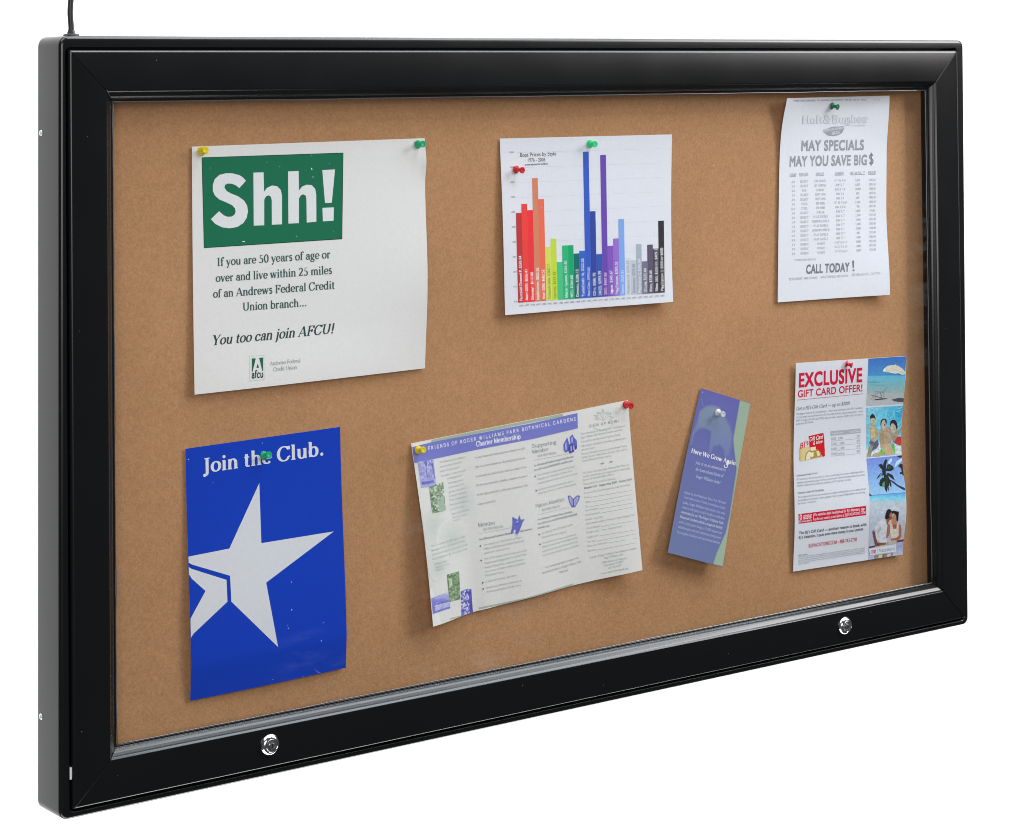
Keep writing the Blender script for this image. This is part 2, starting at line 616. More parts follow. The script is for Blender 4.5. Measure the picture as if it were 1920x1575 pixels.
box('white_piece', -gx + 0.0001, -DX - 0.0001, 0.0026, 0.010, -0.3720, -0.3595, M_WHITE, board)
GX, GY = -0.6795, 0.026
vs, fs = lathe([(0.0088, -0.0005), (0.0088, 0.0016), (0.0078, 0.0024), (0.0046, 0.0030), (0.0040, 0.0052), (0.0034, 0.0070)], 24)
vs = [(GX + p[0], GY + p[2], BZ1 - p[1]) for p in vs]
mesh_obj('cable_gland', vs, fs, M_RUBBER, board, True, 40)
pts = [(GX + dx, GY, BZ1 + dz) for dx, dz in ((0, 0.0062), (-0.0002, 0.012), (-0.0009, 0.021), (-0.0011, 0.027), (-0.0005, 0.036), (0.0004, 0.044),
                                              (0.0009, 0.056), (0.0008, 0.075), (-0.001, 0.10), (0.001, 0.14), (0.006, 0.2), (0.006, 0.3), (0.0, 0.45))]
fine = []
for i in range(len(pts) - 1):
    for k in range(4):
        t = k / 4
        p0, p1, p2, p3 = [Vector(pts[max(0, min(len(pts) - 1, j))]) for j in (i - 1, i, i + 1, i + 2)]
        fine.append(0.5 * (2 * p1 + (p2 - p0) * t + (2 * p0 - 5 * p1 + 4 * p2 - p3) * t * t + (3 * p1 - p0 - 3 * p2 + p3) * t ** 3))
fine.append(Vector(pts[-1]))
vs, fs = tube(fine, 0.0031)
tag(mesh_obj('power_cable', vs, fs, M_RUBBER, None, True, 40), 'thin black power cable rising from the cabinet top', 'cable')

# ------------------------------------------------------------------ lettering
_sans = {}


def union(P, F, eps=1e-5):
    """merge overlapping faces into one clean triangulated outline"""
    r = delaunay_2d_cdt(P, [], F, 0, eps)
    keep = [tuple(f) for f, src in zip(r[2], r[5]) if len(src)]
    used = sorted({i for f in keep for i in f})
    ren = {i: j for j, i in enumerate(used)}
    return [(r[0][i].x, r[0][i].y) for i in used], [tuple(ren[i] for i in f) for f in keep]


def embolden(vs, fs, d):
    P, F = [], []
    for ox, oy in ((0, 0), (d, d), (-d, d), (d, -d), (-d, -d), (d, 0), (-d, 0), (0, d), (0, -d)):
        for f in fs:
            t = [(vs[i][0] + ox, vs[i][1] + oy) for i in f]
            ar = (t[1][0] - t[0][0]) * (t[2][1] - t[0][1]) - (t[2][0] - t[0][0]) * (t[1][1] - t[0][1])
            if abs(ar) < 1e-7:
                continue
            if ar < 0:
                t = t[::-1]
            i = len(P)
            P.extend(Vector(q) for q in t)
            F.append([i, i + 1, i + 2])
    return union(P, F)



def _bfont_mesh(body, off):
    c = bpy.data.curves.new('tmp_letter', 'FONT')
    c.body = body
    c.size = 1
    c.offset = off
    c.resolution_u = 4
    c.fill_mode = 'FRONT'
    o = bpy.data.objects.new('tmp_letter', c)
    me = o.to_mesh()
    vs = [(v.co.x, v.co.y) for v in me.vertices]
    me.calc_loop_triangles()
    fs = [tuple(t.vertices) for t in me.loop_triangles]
    o.to_mesh_clear()
    bpy.data.objects.remove(o)
    bpy.data.curves.remove(c)
    return vs, fs


_bar = {}


def sans(ch, off):
    k = (ch, off)
    if k not in _sans:
        if 0 not in _bar:
            _bar[0] = max(p[0] for p in _bfont_mesh('|', 0)[0])
        adv = max(p[0] for p in _bfont_mesh(ch + '|', 0)[0]) - _bar[0]
        vs, fs = ([], []) if ch == ' ' else _bfont_mesh(ch, 0)
        if off and vs:
            vs, fs = embolden(vs, fs, off)
        _sans[k] = (vs, fs, adv + off * 1.2)
    return _sans[k]


# a book face drawn with a broad pen: l line, a arc, s serif, d dot, c even-weight arc
G = {
    'a': (.45, 'l .35 .03 .35 .31', 'a .225 .31 .125 .135 0 150', 'd .115 .355 .04', 'a .20 .125 .125 .115 60 310', 'l .235 .25 .35 .275', 'l .27 .03 .35 .08', 'l .35 .05 .43 .02'),
    'b': (.51, 'l .11 0 .11 .68', 'a .27 .225 .175 .215 0 360', 's .08 .67 .06'),
    'c': (.43, 'a .24 .225 .185 .215 40 325', 'd .36 .355 .045'),
    'd': (.52, 'a .23 .225 .175 .215 0 360', 'l .40 0 .40 .68', 's .37 .67 .06', 's .43 .012 .06'),
    'e': (.45, 'a .23 .225 .18 .215 0 322', 'l .05 .225 .41 .225'),
    'f': (.32, 'l .13 0 .13 .54', 'a .25 .55 .12 .125 180 50', 'd .325 .63 .04', 'l .02 .435 .28 .435', 's .13 .012 .12'),
    'g': (.47, 'a .21 .295 .14 .145 0 360', 'a .22 -.10 .18 .10 0 360', 'l .13 .18 .09 .06', 'l .09 .055 .33 .005', 'l .31 .40 .44 .43'),
    'h': (.53, 'l .11 0 .11 .68', 'a .26 .26 .15 .18 180 0', 'l .41 0 .41 .26', 's .08 .67 .06', 's .11 .012 .105', 's .41 .012 .105'),
    'i': (.26, 'l .13 0 .13 .44', 'd .13 .61 .055', 's .10 .43 .07', 's .13 .012 .11'),
    'j': (.26, 'l .14 .44 .14 -.08', 'a .04 -.09 .10 .11 0 -110', 'd .14 .61 .055', 's .11 .43 .07'),
    'k': (.52, 'l .11 0 .11 .68', 'l .15 .19 .38 .43', 'l .22 .27 .42 0', 's .08 .67 .06', 's .11 .012 .1', 's .37 .432 .09', 's .42 .012 .1'),
    'l': (.26, 'l .13 0 .13 .68', 's .10 .67 .07', 's .13 .012 .11'),
    'm': (.79, 'l .11 0 .11 .44', 'a .25 .27 .14 .17 180 0', 'l .39 0 .39 .27', 'a .53 .27 .14 .17 180 0', 'l .67 0 .67 .27', 's .08 .43 .06', 's .11 .012 .1', 's .39 .012 .1', 's .67 .012 .1'),
    'n': (.53, 'l .11 0 .11 .44', 'a .26 .26 .15 .18 180 0', 'l .41 0 .41 .26', 's .08 .43 .06', 's .11 .012 .105', 's .41 .012 .105'),
    'o': (.48, 'a .24 .225 .19 .215 0 360'),
    'p': (.52, 'l .11 -.2 .11 .44', 'a .27 .225 .175 .215 0 360', 's .08 .43 .06', 's .11 -.195 .11'),
    'q': (.52, 'a .23 .225 .175 .215 0 360', 'l .40 -.2 .40 .44', 's .40 -.195 .11'),
    'r': (.37, 'l .11 0 .11 .44', 'a .26 .28 .15 .15 180 80', 'd .30 .40 .05', 's .08 .43 .06', 's .13 .012 .12'),
    's': (.38, 'c .185 .335 .115 .10 25 270', 'c .185 .125 .13 .11 90 -155'),
    't': (.31, 'l .13 .57 .13 .10', 'a .22 .10 .09 .09 180 310', 'l .02 .425 .27 .425'),
    'u': (.53, 'l .11 .44 .11 .16', 'a .25 .17 .14 .16 180 350', 'l .41 .44 .41 0', 's .08 .43 .07', 's .38 .43 .07', 's .44 .012 .06'),
    'v': (.47, 'l .07 .43 .24 0', 'l .24 0 .40 .43', 's .07 .43 .09', 's .40 .43 .075'),
    'w': (.70, 'l .07 .43 .21 0', 'l .21 0 .35 .43', 'l .35 .43 .49 0', 'l .49 0 .63 .43', 's .07 .43 .09', 's .63 .43 .075', 's .34 .43 .08'),
    'x': (.48, 'l .08 .43 .40 0', 'l .08 0 .40 .43', 's .09 .43 .09', 's .39 .43 .08', 's .09 .012 .08', 's .39 .012 .09'),
    'y': (.47, 'l .07 .43 .24 .02', 'l .41 .43 .19 -.16', 'd .12 -.16 .05', 's .07 .43 .09', 's .41 .43 .075'),
    'z': (.43, 'l .05 .42 .37 .42', 'h .36 .42 .05 .02', 'l .05 .015 .38 .015'),
    'A': (.68, 'l .05 0 .33 .66', 'l .33 .66 .60 0', 'l .14 .22 .50 .22', 's .06 .012 .09', 's .60 .012 .11'),
    'B': (.60, 'l .14 0 .14 .66', 'a .32 .495 .15 .155 90 -90', 'a .33 .175 .19 .165 90 -90', 'l .14 .65 .32 .65', 'l .14 .34 .32 .34', 'l .14 .012 .33 .012', 's .12 .65 .09', 's .12 .012 .09'),
    'C': (.64, 'a .34 .33 .28 .325 38 322', 'l .57 .50 .57 .66', 'l .59 .13 .56 .20'),
    'D': (.69, 'l .14 0 .14 .66', 'a .30 .33 .31 .32 90 -90', 'l .14 .65 .30 .65', 'l .14 .012 .30 .012', 's .12 .65 .09', 's .12 .012 .09'),
    'E': (.60, 'l .14 0 .14 .66', 'l .14 .645 .52 .645', 'l .14 .34 .40 .34', 'l .14 .015 .54 .015', 'l .52 .51 .52 .655', 'l .40 .25 .40 .43', 'l .55 .02 .55 .16', 's .12 .65 .09', 's .12 .012 .09'),
    'F': (.55, 'l .14 0 .14 .66', 'l .14 .645 .50 .645', 'l .14 .34 .38 .34', 'l .50 .51 .50 .655', 'l .38 .25 .38 .43', 's .12 .65 .09', 's .14 .012 .12'),
    'G': (.70, 'a .34 .33 .28 .325 38 318', 'l .57 .50 .57 .66', 'l .57 .05 .57 .29', 's .57 .29 .11'),
    'H': (.72, 'l .14 0 .14 .66', 'l .58 0 .58 .66', 'l .14 .34 .58 .34', 's .14 .648 .12', 's .14 .012 .12', 's .58 .648 .12', 's .58 .012 .12'),
    'I': (.35, 'l .175 0 .175 .66', 's .175 .648 .13', 's .175 .012 .13'),
    'J': (.36, 'l .20 .66 .20 .02', 'a .08 .02 .12 .15 0 -100', 'd .07 -.11 .05', 's .20 .648 .13'),
    'K': (.71, 'l .14 0 .14 .66', 'l .18 .29 .55 .65', 'l .28 .38 .60 0', 's .14 .648 .12', 's .14 .012 .12', 's .55 .648 .1', 's .60 .012 .1'),
    'L': (.58, 'l .14 0 .14 .66', 'l .14 .015 .52 .015', 'l .53 .02 .53 .17', 's .14 .648 .12', 's .12 .012 .09'),
    'M': (.86, 'l .14 0 .14 .66', 'l .15 .65 .43 .02', 'l .43 .02 .71 .65', 'l .71 0 .71 .66', 's .10 .648 .09', 's .14 .012 .11', 's .75 .648 .09', 's .71 .012 .12'),
    'N': (.71, 'l .14 0 .14 .66', 'l .14 .65 .57 .02', 'l .57 0 .57 .66', 's .09 .648 .1', 's .14 .012 .11', 's .57 .648 .11'),
    'O': (.70, 'a .35 .33 .29 .325 0 360'),
    'P': (.56, 'l .14 0 .14 .66', 'a .31 .475 .18 .175 90 -90', 'l .14 .645 .31 .645', 'l .14 .305 .31 .305', 's .12 .648 .09', 's .14 .012 .12'),
    'Q': (.70, 'a .35 .33 .29 .325 0 360', 'l .36 .05 .62 -.14'),
    'R': (.66, 'l .14 0 .14 .66', 'a .31 .485 .17 .165 90 -90', 'l .14 .645 .31 .645', 'l .14 .325 .31 .325', 'l .30 .32 .58 0', 's .12 .648 .09', 's .14 .012 .11', 's .60 .012 .07'),
    'S': (.52, 'c .25 .49 .17 .155 25 270', 'c .25 .175 .19 .165 90 -160', 'l .42 .50 .42 .65', 'l .06 .03 .06 .18'),
    'T': (.62, 'l .31 0 .31 .66', 'l .06 .645 .56 .645', 'l .06 .50 .06 .655', 'l .56 .50 .56 .655', 's .31 .012 .13'),
    'U': (.71, 'l .14 .66 .14 .24', 'a .36 .24 .22 .225 180 360', 'l .58 .24 .58 .66', 's .14 .648 .12', 's .58 .648 .11'),
    'V': (.66, 'l .09 .65 .34 0', 'l .34 0 .58 .65', 's .09 .648 .11', 's .58 .648 .09'),
    'W': (.93, 'l .09 .65 .29 0', 'l .29 0 .47 .65', 'l .47 .65 .67 0', 'l .67 0 .86 .65', 's .09 .648 .11', 's .47 .648 .1', 's .86 .648 .09'),
    'X': (.67, 'l .10 .65 .57 0', 'l .09 0 .56 .65', 's .11 .648 .11', 's .55 .648 .1', 's .10 .012 .1', 's .57 .012 .11'),
    'Y': (.65, 'l .09 .65 .33 .28', 'l .33 .28 .57 .65', 'l .33 0 .33 .29', 's .09 .648 .11', 's .57 .648 .09', 's .33 .012 .12'),
    'Z': (.60, 'l .07 .645 .53 .645', 'h .51 .64 .07 .02', 'l .07 .015 .55 .015', 'l .08 .5 .08 .655', 'l .54 .02 .54 .16'),
    '0': (.50, 'a .25 .33 .185 .325 0 360'),
    '1': (.50, 'l .26 0 .26 .66', 'l .12 .57 .26 .65', 's .26 .012 .13'),
    '2': (.50, 'a .24 .48 .165 .175 165 -40', 'h .36 .37 .06 .02', 'l .06 .03 .43 .03', 'l .44 .03 .46 .14'),
    '3': (.50, 'a .23 .50 .15 .15 150 -90', 'a .23 .18 .18 .175 90 -150'),
    '4': (.50, 'l .33 0 .33 .66', 'l .05 .19 .33 .65', 'l .04 .185 .46 .185'),
    '5': (.50, 'a .22 .20 .18 .195 115 -150', 'l .14 .36 .16 .65', 'l .15 .63 .41 .63'),
    '6': (.50, 'a .25 .20 .17 .195 0 360', 'a .40 .22 .32 .43 180 95'),
    '7': (.50, 'l .05 .63 .44 .63', 'l .43 .63 .20 0', 'l .06 .5 .06 .64'),
    '8': (.50, 'a .25 .49 .14 .155 0 360', 'a .25 .17 .175 .165 0 360'),
    '9': (.50, 'a .25 .46 .17 .19 0 360', 'a .10 .44 .32 .43 0 -85'),
    '.': (.25, 'd .125 .055 .06'), ',': (.25, 'd .125 .055 .06', 'l .15 .04 .09 -.11'), ':': (.27, 'd .13 .055 .055', 'd .13 .38 .055'), ';': (.27, 'd .13 .055 .055', 'd .13 .38 .055', 'l .15 .04 .1 -.1'),
    '!': (.30, 'd .15 .055 .062', 'l .15 .18 .15 .67', 'l .15 .45 .15 .68'), "'": (.18, 'l .09 .48 .09 .67'), '"': (.34, 'l .1 .48 .1 .67', 'l .23 .48 .23 .67'),
    '-': (.33, 'l .04 .2 .28 .2', 'l .04 .23 .28 .23'), '\u2014': (.9, 'l .02 .21 .86 .21', 'l .02 .24 .86 .24'), '/': (.30, 'l .02 -.02 .27 .68'), '(': (.30, 'a .33 .25 .22 .43 120 240'), ')': (.30, 'a -.02 .25 .22 .43 60 -60'),
    '$': (.50, 'c .25 .48 .15 .135 20 270', 'c .25 .18 .17 .15 90 -160', 'l .25 -.08 .25 .74'), '%': (.8, 'a .2 .5 .13 .15 0 360', 'a .6 .15 .13 .15 0 360', 'l .2 -.02 .6 .68'),
    '&': (.76, 'a .30 .51 .13 .145 -20 220', 'l .20 .43 .62 0', 'a .27 .16 .21 .16 120 330', 'l .42 .07 .62 .38', 'l .36 .42 .22 .30', 's .60 .40 .1'),
    '?': (.42, 'd .18 .055 .055', 'a .20 .50 .14 .15 160 -60', 'l .24 .35 .18 .18'), '*': (.4, 'l .2 .38 .2 .66', 'l .08 .45 .32 .59', 'l .08 .59 .32 .45'), '\u2022': (.4, 'd .2 .25 .12'), '+': (.5, 'l .06 .28 .44 .28', 'l .25 .1 .25 .46'),
    '\u00b2': (.3, 'l .06 .4 .25 .4', 'l .06 .41 .22 .58', 'l .06 .64 .2 .64'),
}
_book = {}


def book(ch, T, t, serif):
    k = (ch, T, t, serif)
    if k in _book:
        return _book[k]
    if ch == ' ':
        _book[k] = ([], [], 0.25)
        return _book[k]
    g = G.get(ch, G['-'])
    P, F = [], []

    def quad(ps):
        i = len(P)
        area_ = sum(ps[j][0] * ps[(j + 1) % len(ps)][1] - ps[(j + 1) % len(ps)][0] * ps[j][1] for j in range(len(ps)))
        if abs(area_) < 1e-7:
            return
        if area_ < 0:
            ps = ps[::-1]
        P.extend(Vector(q) for q in ps)
        F.append(list(range(i, i + len(ps))))

    def stroke(pts, wf):
        n = len(pts)
        L, R = [], []
        for i in range(n):
            a, b = pts[max(i - 1, 0)], pts[min(i + 1, n - 1)]
            dx, dy = b[0] - a[0], b[1] - a[1]
            d = math.hypot(dx, dy) or 1
            w = wf(dx / d, dy / d) / 2
            L.append((pts[i][0] - dy / d * w, pts[i][1] + dx / d * w))
            R.append((pts[i][0] + dy / d * w, pts[i][1] - dx / d * w))
        for i in range(n - 1):
            quad([R[i], R[i + 1], L[i + 1], L[i]])

    def arc(v, wf):
        cx, cy, rx, ry, a0, a1 = v
        n = max(5, int(abs(a1 - a0) / 20))
        pts = [(cx + rx * math.cos(math.radians(a0 + (a1 - a0) * i / n)), cy + ry * math.sin(math.radians(a0 + (a1 - a0) * i / n))) for i in range(n + 1)]
        # keep the outer edge where it is drawn
        stroke(pts, wf)

    for s in g[1:]:
        q = s.split()
        v = [float(x) for x in q[1:]]
        if q[0] == 'l':
            def wl(dx, dy):
                if abs(dx) < 0.05:
                    return T
                if abs(dy) < 0.05:
                    return t
                return T if dx * dy < 0 else min(T, t * 1.25)
            stroke([(v[0], v[1]), (v[2], v[3])], wl)
        elif q[0] == 'h':
            stroke([(v[0], v[1]), (v[2], v[3])], lambda dx, dy: T)
        elif q[0] == 'a':
            arc(v, lambda dx, dy: t + (T * 1.05 - t) * abs(dy) ** 1.5)
        elif q[0] == 'c':
            arc(v, lambda dx, dy: t + (T * 0.85 - t) * (0.55 + 0.45 * abs(dx)))
        elif q[0] == 's':
            if serif:
                h = max(t * 0.9, 0.028) / 2
                quad([(v[0] - v[2], v[1] - h), (v[0] + v[2], v[1] - h), (v[0] + v[2], v[1] + h), (v[0] - v[2], v[1] + h)])
        elif q[0] == 'd':
            r = max(v[2], T * 0.52)
            quad([(v[0] + r * math.cos(j * math.pi / 5), v[1] + r * math.sin(j * math.pi / 5)) for j in range(10)])
    vo, fo = union(P, F)
    _book[k] = (vo, fo, g[0] + (T - 0.08) * 0.6)
    return _book[k]


FONTS = {
    'sans': lambda c: sans(c, 0.0), 'sansb': lambda c: sans(c, 0.018), 'sansx': lambda c: sans(c, 0.030), 'sansh': lambda c: sans(c, 0.035),
    'serif': lambda c: book(c, 0.085, 0.038, True), 'serifb': lambda c: book(c, 0.115, 0.045, True), 'serift': lambda c: book(c, 0.130, 0.048, True), 'serifx': lambda c: book(c, 0.15, 0.06, True),
    'serifh': lambda c: book(c, 0.20, 0.09, True), 'serifi': lambda c: book(c, 0.115, 0.04, True)[:2] + (book(c, 0.20, 0.09, True)[2],), 'serifm': lambda c: book(c, 0.15, 0.05, True),
    'gothic': lambda c: book(c, 0.085, 0.075, False), 'gothicb': lambda c: book(c, 0.125, 0.105, False),
    'script': lambda c: book(c, 0.085, 0.04, False), 'scriptb': lambda c: book(c, 0.155, 0.06, False),
}
_cap = {}


def cap_of(font):
    if font not in _cap:
        _cap[font] = max(p[1] for p in FONTS[font]('H')[0])
    return _cap[font]


def layout(s, font, italic=0.0, track=0.0):
    vs, fs, x = [], [], 0.0
    for ch in s:
        gv, gf, adv = FONTS[font](ch)
        o = len(vs)
        vs += [(x + p[0] + italic * p[1], p[1]) for p in gv]
        fs += [tuple(i + o for i in f) for f in gf]
        x += adv + track
    return vs, fs


# ------------------------------------------------------------------ paper sheets
class Sheet:
    """a curling sheet of paper; corner points TL, TR, BR, BL as seen in the photograph, w(u, v) = lift off the cork"""

    def __init__(self, thing, corners, lift, paper, mat, thick=0.00025, n=84, back=None):
        self.th = thing
        self.c = np.array(corners, float)
        self.lift = lift
        self.mat = mat
        self.thick = thick
        self.y0 = YC - 0.0006 - thick
        cu = np.array([0., 1, 1, 0]); cv = np.array([0., 0, 1, 1])
        w = lift(cu, cv)
        self.q = np.array([unproj(self.c[i][0], self.c[i][1], self.y0 - w[i]) for i in range(4)])
        # homography from photo pixel to (u, v)
        A = []
        for (x, y), (u, v) in zip(self.c, zip(cu, cv)):
            A.append([x, y, 1, 0, 0, 0, -u * x, -u * y, -u])
            A.append([0, 0, 0, x, y, 1, -v * x, -v * y, -v])
        self.H = np.linalg.svd(np.array(A))[2][-1].reshape(3, 3)
        cen = self.q.mean(0)
        low = self.q[:, 2].min()
        self.root = empty(thing, (cen[0], YC, low))
        us = np.linspace(0, 1, n)
        U, V = np.meshgrid(us, us)
        U, V = U.ravel(), V.ravel()
        f = self.P(U, V)
        b = self.P(U, V, -thick)
        vs = np.vstack([f, b])
        fs = []
        m = n * n
        for j in range(n - 1):
            for i in range(n - 1):
                a = j * n + i
                fs.append((a, a + n, a + n + 1, a + 1))
                fs.append((m + a, m + a + 1, m + a + n + 1, m + a + n))
        rim = [i for i in range(n)] + [j * n + n - 1 for j in range(1, n)] + [(n - 1) * n + i for i in range(n - 2, -1, -1)] + [j * n for j in range(n - 2, 0, -1)]
        for k in range(len(rim)):
            a, b2 = rim[k], rim[(k + 1) % len(rim)]
            fs.append((a, b2, m + b2, m + a))
        o = mesh_obj('sheet', vs, fs, mat, self.root, True, 50)
        ca = o.data.color_attributes.new('print', 'FLOAT_COLOR', 'POINT')
        if callable(paper):
            cols = [ink(paper(u, v)) for u, v in zip(U, V)]
        else:
            cols = [ink(paper)] * m
        cols += [ink(back or (222, 222, 222))] * m
        ca.data.foreach_set('color', np.array(cols, np.float32).ravel())

    def P(self, u, v, off=0.0):
        u = np.asarray(u, float); v = np.asarray(v, float)
        w = self.lift(u, v)
        p = ((1 - u) * (1 - v))[:, None] * self.q[0] + (u * (1 - v))[:, None] * self.q[1] + (u * v)[:, None] * self.q[2] + ((1 - u) * v)[:, None] * self.q[3]
        p[:, 1] = self.y0 - w - off
        return p

    def uv(self, px):
        """photo pixels -> sheet coordinates"""
        px = np.asarray(px, float)
        h = np.hstack([px, np.ones((len(px), 1))]) @ self.H.T
        q = h[:, :2] / h[:, 2:3]
        for _ in range(5):
            r = project(self.P(q[:, 0], q[:, 1])) - px
            d = 1e-4
            ju = (project(self.P(q[:, 0] + d, q[:, 1])) - r - px) / d
            jv = (project(self.P(q[:, 0], q[:, 1] + d)) - r - px) / d
            det = ju[:, 0] * jv[:, 1] - ju[:, 1] * jv[:, 0]
            du = (r[:, 0] * jv[:, 1] - r[:, 1] * jv[:, 0]) / det
            dv = (ju[:, 0] * r[:, 1] - ju[:, 1] * r[:, 0]) / det
            q = q - np.stack([du, dv], 1)
        return np.clip(q, 0.0015, 0.9985)

    def up(self, p):
        u = float(np.clip(self.uv([p])[0][0], 0, 1))
        d = (1 - u) * (self.c[0] - self.c[3]) + u * (self.c[1] - self.c[2])
        return d / np.hypot(*d)

    def at(self, px):
        q = self.uv([px])[0]
        return self.P([q[0]], [q[1]])[0]


def subdivide(vs, fs, L):
    vs = [tuple(v) for v in vs]
    for _ in range(7):
        cut, nf, again = {}, [], False

        def mid(a, b):
            k = (min(a, b), max(a, b))
            if k not in cut:
                p, q = vs[a], vs[b]
                if math.hypot(p[0] - q[0], p[1] - q[1]) > L:
                    vs.append(((p[0] + q[0]) / 2, (p[1] + q[1]) / 2))
                    cut[k] = len(vs) - 1
                else:
                    cut[k] = None
            return cut[k]
        for f in fs:
            a, b, c = f
            ab, bc, ca = mid(a, b), mid(b, c), mid(c, a)
            if ab is None and bc is None and ca is None:
                nf.append(f)
                continue
            again = True
            if ab is not None and bc is not None and ca is not None:
                nf += [(a, ab, ca), (ab, b, bc), (ca, bc, c), (ab, bc, ca)]
            else:
                while ab is None or ca is not None:
                    a, b, c = b, c, a
                    ab, bc, ca = bc, ca, ab
                    if ab is not None and ca is None:
                        break
                    if ab is not None and bc is not None and ca is not None:
                        break
                if bc is None:
                    nf += [(a, ab, c), (ab, b, c)]
                else:
                    nf += [(a, ab, c), (ab, bc, c), (ab, b, bc)]
        fs = nf
        if not again:
            break
    return vs, fs


class Ink:
    """one printed part of a sheet"""

    def __init__(self, sheet, grain=0.0):
        self.s = sheet
        self.grain = grain
        self.v, self.f, self.col, self.off = [], [], [], []

    def add(self, vs, fs, col, layer, L=14):
        vs, fs = subdivide(vs, fs, L)
        o = len(self.v)
        self.v += list(vs)
        self.f += [tuple(i + o for i in f) for f in fs]
        for p in vs:
            self.col.append(ink(col(p[0], p[1]) if callable(col) else col))
        self.off += [0.00014 + 0.00004 * layer] * len(vs)
        return self

    def poly(self, pts, col, layer=1, L=14):
        if self.grain:
            L = 2.2
            c0, g = col, self.grain
            rnd = random.Random(len(self.v))
            sd = rnd.random() * 50

            def col(x, y, c0=c0):
                c = c0(x, y) if callable(c0) else c0
                n = 1 + g * (1.3 * noise.noise(Vector((x * .22, y * .22, sd))) + 1.1 * noise.noise(Vector((x * .7, y * .7, sd))) + rnd.uniform(-.45, .45))
                w_ = g * 16 * noise.noise(Vector((x * .3, y * .3, sd + 9)))
                return (min(235, max(8, c[0] * n + w_)), min(235, max(8, c[1] * n)), min(235, max(8, c[2] * n - w_)))
        ps = [Vector((p[0], p[1], 0)) for p in pts]
        tris = tessellate_polygon([ps])
        return self.add([(p.x, p.y) for p in ps], [tuple(t) for t in tris], col, layer, L)

    def line(self, p0, p1, w, col, layer=1):
        d = np.array(p1, float) - np.array(p0, float)
        n = np.array([-d[1], d[0]]) / np.hypot(*d) * w / 2
        p0, p1 = np.array(p0, float), np.array(p1, float)
        return self.poly([p0 + n, p1 + n, p1 - n, p0 - n], col, layer, 30)

    def path(self, pts, w, col, layer=1):
        for a, b in zip(pts[:-1], pts[1:]):
            self.line(a, b, w, col, layer)
        return self

    def disc(self, c, rx, ry, col, layer=1, rot=0.0, n=14):
        r = math.radians(rot)
        pts = []
        for k in range(n):
            a = 2 * math.pi * k / n
            x, y = rx * math.cos(a), ry * math.sin(a)
            pts.append((c[0] + x * math.cos(r) - y * math.sin(r), c[1] + x * math.sin(r) + y * math.cos(r)))
        return self.poly(pts, col, layer)

    def text(self, s, p0, p1, cap, col, font='sans', italic=0.0, track=0.0, layer=2, L=30, up=None):
        vs, fs = layout(s, font, italic, track)
        if not vs:
            return self
        x0, x1 = min(p[0] for p in vs), max(p[0] for p in vs)
        p0, p1 = np.array(p0, float), np.array(p1, float)
        u = self.s.up(p0) if up is None else np.array(up, float)
        k = cap / cap_of(font)
        out = []
        for x, y in vs:
            q = p0 + (x - x0) / (x1 - x0) * (p1 - p0) + y * k * u
            out.append((q[0], q[1]))
        return self.add(out, fs, col, layer, L)

    def para(self, lines, A, B, Cc, cap, col, font='serif', italic=0.0, layer=2, align='l'):
        A, B, Cc = (np.array(q, float) for q in (A, B, Cc))
        ws = []
        for l in lines:
            w = 0
            for ch in l:
                w += FONTS[font](ch)[2]
            ws.append(w)
        mw = max(ws)
        for i, l in enumerate(lines):
            if not l.strip():
                continue
            t = i / max(1, len(lines) - 1)
            a = A + (Cc - A) * t
            d = (B - A) * (ws[i] / mw)
            if align == 'c':
                a = a + ((B - A) - d) / 2
            elif align == 'j' and ws[i] > 0.75 * mw:
                d = B - A
            self.text(l, a, a + d, cap, col, font, italic, 0.0, layer)
        return self

    def build(self, name, parent=None, mat=None, label=None):
        s = self.s
        q = s.uv(np.array(self.v))
        p = s.P(q[:, 0], q[:, 1], np.array(self.off))
        fs = []
        for f in self.f:
            a, b, c = (p[i] for i in f)
            n = np.cross(b - a, c - a)
            fs.append(f if n[1] < 0 else f[::-1])
        o = mesh_obj(name, p, fs, mat or s.mat, None, False)
        ca = o.data.color_attributes.new('print', 'FLOAT_COLOR', 'POINT')
        ca.data.foreach_set('color', np.array(self.col, np.float32).ravel())
        root = s.root
        if parent is None:
            o.parent = root
            o.matrix_parent_inverse = Matrix.Translation(-root.location)
        else:
            o.parent = parent
        if label:
            o['label'] = label
        return o


def Z(ox, oy, k):
    """coordinates read off an enlarged crop of the photograph -> photograph pixels"""
    return lambda *pts: [(ox + x / k, oy + y / k) for x, y in pts] if len(pts) > 1 else (ox + pts[0][0] / k, oy + pts[0][1] / k)


def sm(x, a, b):
    t = np.clip((x - a) / (b - a), 0, 1)
    return t * t * (3 - 2 * t)


def wave(v, knots):
    """smooth curve through (v, value) knots"""
    xs = [k[0] for k in knots]
    ys = [k[1] for k in knots]
    out = np.zeros_like(v)
    for i in range(len(xs) - 1):
        m = (v >= xs[i]) if i == len(xs) - 2 else ((v >= xs[i]) & (v < xs[i + 1]))
        if i == 0:
            m = m | (v < xs[0])
        s_ = sm(v, xs[i], xs[i + 1])
        out = np.where(m, ys[i] + (ys[i + 1] - ys[i]) * s_, out)
    return out


M_PAPER = printed('matt printed paper', 0.75, 0.15)
M_GLOSS = printed('glossy card', 0.28, 0.5)
M_SEMI = printed('coated flyer paper', 0.45, 0.22)
GREY = (128, 131, 136)
WHITE = (214, 216, 218)

